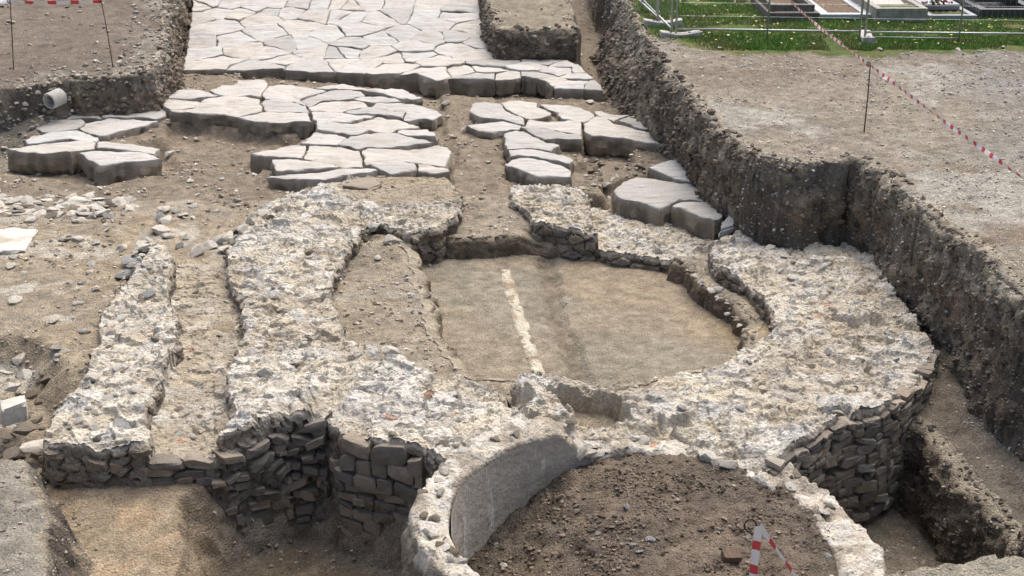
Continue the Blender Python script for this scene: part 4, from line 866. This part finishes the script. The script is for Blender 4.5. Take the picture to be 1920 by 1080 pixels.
# ------------------------------------------------------------------ gravel: too many to count
def pebbles(name, faces, weight, n, smin, smax, c0, c1, seed, src=None):
    S_ = VT if src is None else src
    rg = np.random.default_rng(seed); cen = S_[faces].mean(1)
    e1 = S_[faces[:, 1]]-S_[faces[:, 0]]; e2 = S_[faces[:, 3]]-S_[faces[:, 0]]; nf_ = np.cross(e1, e2); ar = np.linalg.norm(nf_, axis=1); nf_ = nf_/(ar[:, None]+1e-12)
    wgt = ar*weight(cen); wgt = np.where(wgt > 0, wgt, 0); pick = rg.choice(len(faces), n, p=wgt/wgt.sum())
    pos = cen[pick]+(rg.random((n, 1))-.5)*e1[pick]+(rg.random((n, 1))-.5)*e2[pick]
    s = smin+(smax-smin)*rg.random(n)**3.0; s = s*np.clip(pos[:, 1]/14, .8, 1.6)
    V0 = np.array([(1, 0, 0), (-1, 0, 0), (0, 1, 0), (0, -1, 0), (0, 0, 1), (0, 0, -1)], float)
    F0 = np.array([(0, 2, 4), (2, 1, 4), (1, 3, 4), (3, 0, 4), (2, 0, 5), (1, 2, 5), (3, 1, 5), (0, 3, 5)])
    big = I1; 
    Vv = big[None]*(1+.25*rg.normal(size=(n, len(big), 1)))*s[:, None, None]*np.stack([np.ones(n), rg.uniform(.6, 1, n), rg.uniform(.4, .8, n)], -1)[:, None, :]
    a = rg.uniform(0, 6.28, n); ca, sa = np.cos(a)[:, None], np.sin(a)[:, None]; xx = Vv[:, :, 0]*ca-Vv[:, :, 1]*sa; yy = Vv[:, :, 0]*sa+Vv[:, :, 1]*ca
    Vv = np.stack([xx, yy, Vv[:, :, 2]], -1)+pos[:, None, :]+nf_[pick][:, None, :]*(s*.2)[:, None, None]
    Fv = (F1_[None]+np.arange(n)[:, None, None]*len(big)).reshape(-1, 3)
    t = rg.random((n, 1, 1)); c = (np.array(c0)*(1-t)+np.array(c1)*t)*(1+.12*rg.normal(size=(n, 1, 1))); c = np.broadcast_to(c, (n, len(big), 3)).reshape(-1, 3)
    o = link(name, mesh(name, Vv.reshape(-1, 3), Fv, M_soil, col=np.clip(c, .03, .8))); o['kind'] = 'stuff'; o['category'] = 'gravel'
    return o
def inview(c):
    dep = c[:, 1]*cp-(c[:, 2]-HC)*sp; u = c[:, 0]/dep*FPX; v = (c[:, 1]*sp+(c[:, 2]-HC)*cp)/dep*FPX
    return ((np.abs(u) < 1120) & (np.abs(v) < 640))/np.maximum(dep, 4)**1.2
def nsteep(c):
    i = np.clip(np.searchsorted(ys, c[:, 1])-1, 0, len(ys)-1); j = np.clip(np.searchsorted(xs, c[:, 0])-1, 0, len(xs)-1); return g[i, j] > 1.3
def patch(c, s, lo, hi): return sstep(lo, hi, n2(c[:, 0]*s, c[:, 1]*s, 601))
o = pebbles('gravel', ground_faces[1], lambda c: inview(c)*(.25+patch(c, 1.2, .4, .65)+.25*(c[:, 2] < -.1)), 15000, .004, .024, (.36, .325, .275), (.66, .625, .56), 1); o['label'] = 'grey gravel bedded in the right bank and its cut side'
o = pebbles('gravel', ground_faces[2], lambda c: inview(c)*(.2+1.5*(sd(c[:, 0], c[:, 1], BANK_L) > -.8)), 5000, .010, .042, (.27, .235, .19), (.58, .54, .47), 2); o['label'] = 'pale gravel on the left bank and its crumbling corner'
o = pebbles('gravel', ground_faces[4], lambda c: inview(c)*(.15+patch(c, 3, .45, .6)), 6000, .005, .034, (.10, .075, .055), (.27, .22, .17), 3); o['label'] = 'dark crumbs and grit on the soil in the plastered pit'
o = pebbles('gravel', np.concatenate([ground_faces[0], ground_faces[5]]), lambda c: inview(c)*(.12+patch(c, 1.6, .45, .65))*(1-.93*(sd(c[:, 0], c[:, 1], FLOOR) < .02)-.0)*(sd(c[:, 0], c[:, 1], PLAT) > 0), 14000, .006, .036, (.30, .245, .18), (.60, .55, .47), 4); o['label'] = 'pale grit and chips on the excavated earth'
o = pebbles('gravel', np.concatenate([ground_faces[6], ground_faces[7]]), lambda c: inview(c), 1500, .006, .03, (.24, .21, .17), (.50, .46, .40), 5); o['label'] = 'grit on the near earth mound and bank edge'

SV = np.concatenate([v for v, f in STRIPS[:4]]); SF = []; q_ = 0
for v, f in STRIPS[:4]: SF.append(f+q_); q_ += len(v)
SF = np.concatenate(SF)
o = pebbles('soil_clods', SF, lambda c: inview(c), 11000, .008, .05, (.125, .10, .078), (.24, .21, .17), 11, SV); o['label'] = 'dark earth clods breaking out of the cut trench sides'; o['category'] = 'earth'
o = pebbles('gravel', SF, lambda c: inview(c)*(.4+patch(c, 1.4, .45, .6)), 3200, .006, .034, (.28, .25, .21), (.52, .49, .43), 13, SV); o['label'] = 'pebbles sticking out of the cut trench sides'
# ------------------------------------------------------------------ tubes
def tube(pts, r, k=6, cap=True):
    pts = np.array(pts, float); V = []; F = []; n = len(pts)
    for i in range(n):
        d = pts[min(i+1, n-1)]-pts[max(i-1, 0)]; d /= np.linalg.norm(d)+1e-9
        a = np.cross(d, (0, 0, 1)) if abs(d[2]) < .9 else np.cross(d, (1, 0, 0)); a /= np.linalg.norm(a); b = np.cross(d, a)
        for q in range(k):
            t = 2*math.pi*q/k; V.append(pts[i]+r*(math.cos(t)*a+math.sin(t)*b))
    for i in range(n-1):
        for q in range(k): F.append([i*k+q, i*k+(q+1) % k, (i+1)*k+(q+1) % k, (i+1)*k+q])
    if cap: F += [list(range(k))[::-1], list(range((n-1)*k, n*k))]
    return V, F
def join(lst):
    V, F = [], []
    for v, f in lst:
        o_ = len(V); V += [tuple(x) for x in v]; F += [[i+o_ for i in q] for q in f]
    return V, F
M_rebar = plain('rusty_steel', (.075, .055, .045), .7, .6, 40, .4)
M_red = plain('red_tape', (.60, .06, .07), .45); M_white = plain('white_tape', (.80, .79, .78), .45)
M_galv = plain('galvanised_steel', (.40, .43, .43), .45, .7, 12, .15)
M_conc = plain('concrete', (.42, .41, .38), .9, 0, 14, .3)
def stake(base, top, label, hook=.05):
    base, top = np.array(base), np.array(top); e = empty('stake', base, label, 'stake')
    V, F = tube([base-(0, 0, .05), base+(top-base)*.5+np.array([.006, 0, 0]), top], .009); part('rod', V, F, M_rebar, e, smooth=True)
    V, F = tube([top+np.array([-hook*.5+hook*.5*math.cos(a), 0, hook*.6*math.sin(a)]) for a in np.linspace(0, math.pi*1.6, 9)], .008); part('hook', V, F, M_rebar, e, smooth=True)
    return e
def tape(pts, width, label, seg=.25, twist=.6, phase=0.0, up=(0, 0, 1), rows=None):
    pts = [np.array(p) for p in pts]; P_ = []
    for a, b in zip(pts[:-1], pts[1:]):
        n = max(2, int(np.linalg.norm(b-a)/(seg/4)))
        P_ += [a+(b-a)*t for t in np.linspace(0, 1, n, endpoint=False)]
    P_.append(pts[-1]); P_ = np.array(P_); L = np.concatenate([[0], np.cumsum(np.linalg.norm(np.diff(P_, axis=0), axis=1))])
    V = []; F = []; mi = []
    for i, p in enumerate(P_):
        d = P_[min(i+1, len(P_)-1)]-P_[max(i-1, 0)]; d /= np.linalg.norm(d); s_ = np.cross(d, up); s_ /= np.linalg.norm(s_)+1e-9; u_ = np.cross(s_, d)
        a = twist*math.sin(L[i]*1.9+phase)+.3*math.sin(L[i]*5.1)+.6*twist; w_ = (math.cos(a)*u_+math.sin(a)*s_)*width/2; nn = np.cross(w_, d); nn /= np.linalg.norm(nn)+1e-9
        V += [p-w_, p+nn*.006*math.sin(L[i]*9), p+w_]
    for i in range(len(P_)-1):
        for q in (0, 1): F.append([3*i+q, 3*i+q+1, 3*i+q+4, 3*i+q+3]); mi.append(1 if (L[i]/seg/2) % 1 > .62 else 0)
    o = part('barrier_tape', V, F, [M_white, M_red], smooth=True); o.data.polygons.foreach_set('material_index', mi); return tag(o, label, 'barrier tape')
def on_line(px, py, y):                            # the point of a sight line at a given distance: height of a standing thing
    u, v = (px-960)/FPX, (540-py)/FPX; d = np.array([u, cp+v*sp, -sp+v*cp]); return np.array([0, 0, HC])+d*(y/d[1])
b = np.array(at(1620, 248, 0)); t = on_line(1632, 120, b[1]+.04)
stake(b, t, 'thin rusty iron stake standing on the right bank carrying the long tape')
far = P(1478, 0, t[2]+.03); nearp = P(2010, 400, t[2]+.0)
tape([far, (np.array(far)+t)/2-(0, 0, .05), t+np.array([0, -.01, -.02]), (np.array(nearp)+t)/2-(0, 0, .03), nearp], .05, 'long red and white tape stretched across the right bank', seg=.12, twist=.22)
b1 = np.array(at(25, 131, -.6)); t1 = on_line(19, 2, b1[1]); b2 = np.array(at(212, 125, -.6)); t2 = on_line(190, 1, b2[1])
stake(b1, t1, 'outer iron stake on the left bank at the left end of the tape'); stake(b2, t2, 'leaning iron stake on the left bank nearer the road')
tape([t1-(0, 0, .02), (t1+t2)/2-(0, 0, .035), t2-(0, 0, .02)], .08, 'short red and white tape between the two stakes on the left bank', seg=.2, twist=.4)
tape([t1-(0, 0, .02), t1+np.array([-.9, .3, .0])], .08, 'loose tape end running off from the outer left stake', seg=.2)
by = 8.2; zt = on_line(1418, 985, by); bz = float(Hs(zt[0], by)); stake((zt[0]-.01, by, bz), zt, 'hooked iron stake wound with tape standing in the soil of the plastered pit', hook=.09)
tape([zt+np.array([.012, -.03, .01]), zt+np.array([.0, -.035, -.35]), (zt[0], by-.035, bz+.05)], .062, 'red and white tape hanging down the front of the hooked stake', seg=.10, twist=.15, up=(1, 0, 0))
e_ = P(1500, 1092, zt[2]-.22); tape([zt+np.array([.02, -.02, .01]), (e_[0], e_[1], e_[2])], .085, 'red and white tape slanting from the hooked stake towards the right', seg=.10, twist=.1)

# ------------------------------------------------------------------ concrete pipe in the left bank
PZ = -.80; ctr = P(99, 187, PZ); pe = empty('concrete_pipe', (ctr[0], ctr[1], PZ-.15), 'broken grey concrete pipe end sticking out of the left bank', 'pipe')
dv = np.array([-.42, -.88, -.12]); dv /= np.linalg.norm(dv); a_ = np.cross(dv, (0, 0, 1)); a_ /= np.linalg.norm(a_); u_ = np.cross(a_, dv)
V = []; K = 28
for rr, ll in ((.150, -.30), (.150, -.02), (.142, .0), (.115, .0), (.108, -.01), (.108, -.30)):
    for q in range(K):
        tt = 2*math.pi*q/K; V.append(np.array([ctr[0], ctr[1], PZ])+dv*(ll+.10)+rr*(math.cos(tt)*a_+math.sin(tt)*u_))
F = [[i*K+q, i*K+(q+1) % K, (i+1)*K+(q+1) % K, (i+1)*K+q] for i in range(5) for q in range(K)]; part('barrel', V, F, M_conc, pe, sharp=40)
V = [np.array([ctr[0], ctr[1], PZ])+dv*(-.10)+rr*(math.cos(2*math.pi*q/12)*a_+math.sin(2*math.pi*q/12)*u_) for rr in (.107,) for q in range(12)]
part('soil_plug', V, [list(range(12))[::-1]], plain('pipe_soil', (.10, .075, .05), 1, nscale=20), pe)

# ------------------------------------------------------------------ site fence and its feet
GW = 'temporary fence panels along the grass'
def fence(p0, p1, label, h=2.0, z0=.16, mids=(.5,), extra=None):
    p0, p1 = np.array([*p0, 0.0]), np.array([*p1, 0.0]); e = empty('mesh_fence', p0, label, 'fence', GW); d = p1-p0; L = np.linalg.norm(d)
    for s_ in (0, 1):
        q = p0+d*s_; V, F = tube([q+(0, 0, .04), q+(0, 0, h+.05)], .021, 10); part('post', V, F, M_galv, e, smooth=True)
    for s_ in mids:
        q = p0+d*s_; V, F = tube([q+(0, 0, 0.0), q+(0, 0, h)], .017, 8); part('upright', V, F, M_galv, e, smooth=True)
    for z in (z0, h): V, F = tube([p0+(0, 0, z), p1+(0, 0, z)], .019, 8); part('rail', V, F, M_galv, e, smooth=True)
    if extra: V, F = tube([p0+(0, 0, extra), p0+d*.5+(0, 0, extra-.01)], .012, 6); part('rail', V, F, M_galv, e, smooth=True)
    ws = [tube([p0+d*t_+(0, 0, z0), p0+d*t_+(0, 0, h)], .0014, 3, False) for t_ in np.linspace(.02, .98, 34)]+[tube([p0+(0, 0, z), p1+(0, 0, z)], .0014, 3, False) for z in np.arange(z0+.25, h, .25)]
    V, F = join(ws); part('wire_mesh', V, F, M_galv, e)
f0, f1, f2 = P(1267, 68, 0.02), P(1611, 73, 0.02), P(1621, 74, 0.02)
fence(f0[:2], f1[:2], 'mesh fence panel facing us between the first block and the middle block'); d2 = (np.array(P(1797, 78, 0))-np.array(f2))[:2]
fence(f2[:2], (f2[0]+2*d2[0], f2[1]+2*d2[1]), 'right mesh fence panel starting at the middle block with a second low rail', extra=.07)
fa = P(1263, 62, .1); fb = P(1206, 0, .16); fence((fa[0]-.03, fa[1]+.1), fb[:2], 'fence panel running back along the bank edge from the corner block')
fc = P(1233, 38, .1); fence(fc[:2], (fc[0]-.30, fc[1]+3.4), 'rear fence panel running back behind the corner from its own block')
def foot(x, y, rz, label):
    n = 14; V = []; F = []
    for i in range(n+1):
        t_ = i/n*2-1; hh = .14-.05*math.cos(t_*math.pi/2)**1.5
        for yy, zf_ in ((-.12, 0), (-.115, hh-.012), (-.10, hh), (.10, hh), (.115, hh-.012), (.12, 0)): V.append((t_*.38, yy, zf_))
    for i in range(n):
        for q in range(5): F.append([i*6+q+1, i*6+q, (i+1)*6+q, (i+1)*6+q+1])
    F += [[0, 1, 2, 3, 4, 5], [n*6+q for q in range(6)][::-1]]
    e = empty('concrete_block', (x, y, -.01), label, 'fence block', 'concrete feet of the fence'); e.rotation_euler = (0, 0, rz)
    o = link('block', mesh('block', V, F, M_conc, sharp=35), e)
    for s_ in (-.18, .18):
        V, F = tube([(s_, 0, .085), (s_, 0, .118)], .026, 12); link('socket', mesh('socket', V, F, plain('socket_shadow_grey', (.12, .12, .11), .9)), e)
foot(f0[0]+.08, f0[1]-.02, .05, 'concrete fence foot with dipped top under the corner post')
foot(fc[0]+.1, fc[1]-.02, .05, 'concrete fence foot with dipped top behind the corner one')
foot((f1[0]+f2[0])/2+.08, f1[1]-.05, 1.45, 'concrete fence foot seen end on between the two facing panels')

# ------------------------------------------------------------------ graves
M_gdark = plain('weathered_dark_stone', (.13, .12, .11), .8, 0, 9, .5); M_ggran = plain('grey_granite', (.42, .44, .47), .35, 0, 60, .25)
M_gblack = plain('black_granite', (.055, .058, .065), .25, 0, 70, .3); M_gconc = plain('mossy_concrete', (.30, .29, .26), .9, 0, 7, .4); M_gblue = plain('blue_grey_granite', (.27, .295, .33), .4, 0, 60, .25)
M_bed = plain('grave_soil', (.13, .09, .06), 1, 0, 14, .5); M_moss = plain('grave_moss', (.09, .10, .04), 1, 0, 18, .5); M_gpeb = plain('grave_pebbles', (.45, .42, .39), .9, 0, 40, .6)
def grave(px0, px1, py, ln, h, kw, matk, matb, label, bedz=None):
    a, b = np.array(P(px0, py, 0)), np.array(P(px1, py, 0)); e = empty('grave', ((a[0]+b[0])/2, a[1], 0), label, 'grave', 'graves in a row on the grass'); wd_ = b[0]-a[0]
    ang = -math.atan2(.05, 1); e.rotation_euler = (0, 0, math.atan2(b[1]-a[1], b[0]-a[0]))
    for nm, sx, sy, cx, cy in (('kerb', wd_, kw, 0, kw/2), ('kerb', wd_, kw, 0, ln-kw/2), ('kerb', kw, ln-2*kw-.004, -wd_/2+kw/2, ln/2), ('kerb', kw, ln-2*kw-.004, wd_/2-kw/2, ln/2)):
        V, F = bevel_box(sx, sy, h, .012); link(nm, mesh(nm, V, F, matk, smooth=False), e, (cx, cy, 0))
    n = 14; V = []; F = []
    for i in range(n+1):
        for j in range(n+1):
            V.append(((i/n-.5)*(wd_-2*kw+.004), kw+(j/n)*(ln-2*kw), (bedz or h*.7)+.02*math.sin(i*2.3+j*1.7)*math.sin(j*2.9)))
    F = [[i*(n+1)+j, (i+1)*(n+1)+j, (i+1)*(n+1)+j+1, i*(n+1)+j+1] for i in range(n) for j in range(n)]
    link('bed', mesh('bed', V, F, matb, smooth=True), e); return e, wd_
e, wd_ = grave(1440, 1536, 40, 2.1, .17, .16, M_gdark, M_bed, 'old grave edged in dark stepped stone with a bed of brown earth')
V, F = bevel_box(wd_*.86, 1.75, .12, .012); V = np.array(V); 
for nm, sx, sy, cx, cy in (('upper_kerb', wd_*.86, .1, 0, .22), ('upper_kerb', .1, 1.7, -wd_*.38, 1.13), ('upper_kerb', .1, 1.7, wd_*.38, 1.13)):
    V, F = bevel_box(sx, sy, .13, .012); link(nm, mesh(nm, V, F, M_gdark), e, (cx, cy, .172))
e, wd_ = grave(1538, 1637, 36, 2.2, .10, .20, M_ggran, M_bed, 'grave with a bright grey granite frame and brown bed')
e, wd_ = grave(1641, 1738, 41, 2.2, .27, .13, M_gconc, M_gpeb, 'grave with a tall mossy concrete kerb filled with pebbles')
V, F = bevel_box(wd_-.28, .5, .05, .01); link('moss_bed', mesh('moss_bed', V, F, M_moss), e, (0, .42, .19))
e, wd_ = grave(1741, 1832, 38, 2.3, .10, .12, M_gblue, M_moss, 'grave with a raised blue-grey slab behind a mossy strip')
V, F = bevel_box(wd_-.2, 1.5, .12, .012); link('cover_slab', mesh('cover_slab', V, F, M_gblue), e, (-.05, 1.42, .09))
e2 = empty('flower_arrangement', (0, 0, 0), 'wilted red and pink flowers lying on the blue-grey grave slab', 'flowers'); fx = P(1756, 6, .25); e2.location = (fx[0], fx[1], .21)
r = random.Random(3); fm = [plain('petal_red', (.30, .03, .03), .7), plain('petal_pink', (.50, .22, .22), .7), plain('leaf_dark', (.05, .07, .03), .8)]
for k in range(34):
    V = rock_verts(900+k, I1, 3, .6)*r.uniform(.03, .06); link('blossom' if k % 3 else 'leaf', mesh('blossom', V, F1_, fm[(0, 1, 0, 2)[k % 4] if k % 3 else 2]), e2, (r.gauss(0, .14), r.gauss(0, .1), r.uniform(.02, .1)), (r.random(), r.random(), r.random()))
e, wd_ = grave(1836, 1950, 36, 2.2, .20, .17, M_gblack, M_gblack, 'black polished granite grave with stepped frame at the right edge', .06)
V, F = bevel_box(wd_*.74, .9, .09, .01); link('cover_slab', mesh('cover_slab', V, F, M_gblack), e, (0, 1.3, .203))

# ------------------------------------------------------------------ grass blades, leaves, weeds
rg = np.random.default_rng(8); n = 90000
gx = rg.uniform(2.4, 13.5, n*2); gy = 23.2+rg.random(n*2)**1.2*6.5
dg = sd(gx, gy, GRASS)+.25*fbm(gx, gy, 2.5, 701); ok = (dg < .05) & (rg.random(n*2) < (.35+.65*sstep(.0, -.5, dg))*sstep(.25, .42, n2(gx*1.5, gy*1.5, 703)+.12))
for a, b_, c_, d_ in ((1440, 1536, 40, 0), (1538, 1637, 36, 0), (1641, 1738, 41, 0), (1741, 1832, 38, 0), (1836, 1950, 36, 0)):
    q0, q1 = P(a, c_, 0), P(b_, c_, 0); ok &= ~((gx > q0[0]-.02) & (gx < q1[0]+.02) & (gy > q0[1]-.03))
gx, gy = gx[ok][:n], gy[ok][:n]; n = len(gx); gz = Hs(gx, gy)
hh = rg.uniform(.025, .085, n)*(.7+.6*n2(gx*1.2, gy*1.2, 705)); a = rg.uniform(0, 6.28, n); wd2 = rg.uniform(.004, .008, n); le = rg.normal(size=(n, 2))*.5*hh[:, None]
V = np.stack([np.stack([gx-np.cos(a)*wd2, gy-np.sin(a)*wd2, gz-.01], -1), np.stack([gx+np.cos(a)*wd2, gy+np.sin(a)*wd2, gz-.01], -1), np.stack([gx+le[:, 0], gy+le[:, 1], gz+hh], -1)], 1).reshape(-1, 3)
t = rg.random((n, 1)); tp = n2(gx*1.8, gy*1.8, 707)[:, None]
cg = np.array((.085, .185, .03))*(1-t)+np.array((.15, .26, .055))*t; cg = cg*(1-.5*(tp > .6))+.5*(tp > .6)*np.array((.19, .17, .075))
M_grass, t_, b_ = material('grass_blade', .7, .2); t_.links.new(nd(t_, 'ShaderNodeVertexColor', layer_name='Col').outputs[0], b_.inputs['Base Color'])
o = link('grass', mesh('grass', V, np.arange(3*n).reshape(-1, 3), M_grass, col=np.repeat(cg, 3, 0))); tag(o, 'short green lawn grass around the graves', 'grass', kind='stuff')
n = 420; lx = rg.uniform(2.7, 13, n*3); ly = rg.uniform(23.6, 28.6, n*3); ok = sd(lx, ly, GRASS) < -.1; lx, ly = lx[ok][:n], ly[ok][:n]; n = len(lx); lz = Hs(lx, ly)+.05; s_ = rg.uniform(.012, .03, n); a = rg.uniform(0, 6.28, n)
V = np.stack([np.stack([lx+s_*np.cos(a+q*1.57)*(1.4 if q % 2 else 1), ly+s_*np.sin(a+q*1.57), lz+rg.uniform(-.012, .012, n)], -1) for q in range(4)], 1).reshape(-1, 3)
cl = np.where(rg.random((n, 1)) < .7, np.array((.62, .55, .18)), np.array((.6, .57, .48)))
o = link('fallen_leaves', mesh('fallen_leaves', V, np.arange(4*n).reshape(-1, 4), M_grass, col=np.repeat(cl, 4, 0))); tag(o, 'small yellow leaves scattered over the lawn', 'leaves', kind='stuff')
# stones along the edge of the lawn
for px, py, s, lab in [(1404, 80, .075, 'white stone under the first facing fence panel'), (1352, 92, .10, 'grey block stone at the lawn corner'), (1526, 84, .09, 'pale stone in the grass left of the middle fence block'), (1518, 88, .06, 'smaller pale stone beside the one left of the fence block'), (1572, 82, .07, 'pale stone in the grass beneath the long tape'), (1612, 84, .06, 'rounded stone right before the middle fence block'), (1797, 96, .09, 'pale stone at the lawn edge below the upright of the right panel'), (1880, 90, .08, 'rounded pale stone at the lawn edge far right'), (1837, 97, .06, 'small stone at the lawn edge between two pale stones'), (1650, 93, .07, 'flat pale stone at the lawn edge right of the fence block')]:
    lone(px, py, s, 'pale', lab, z0=0.0)
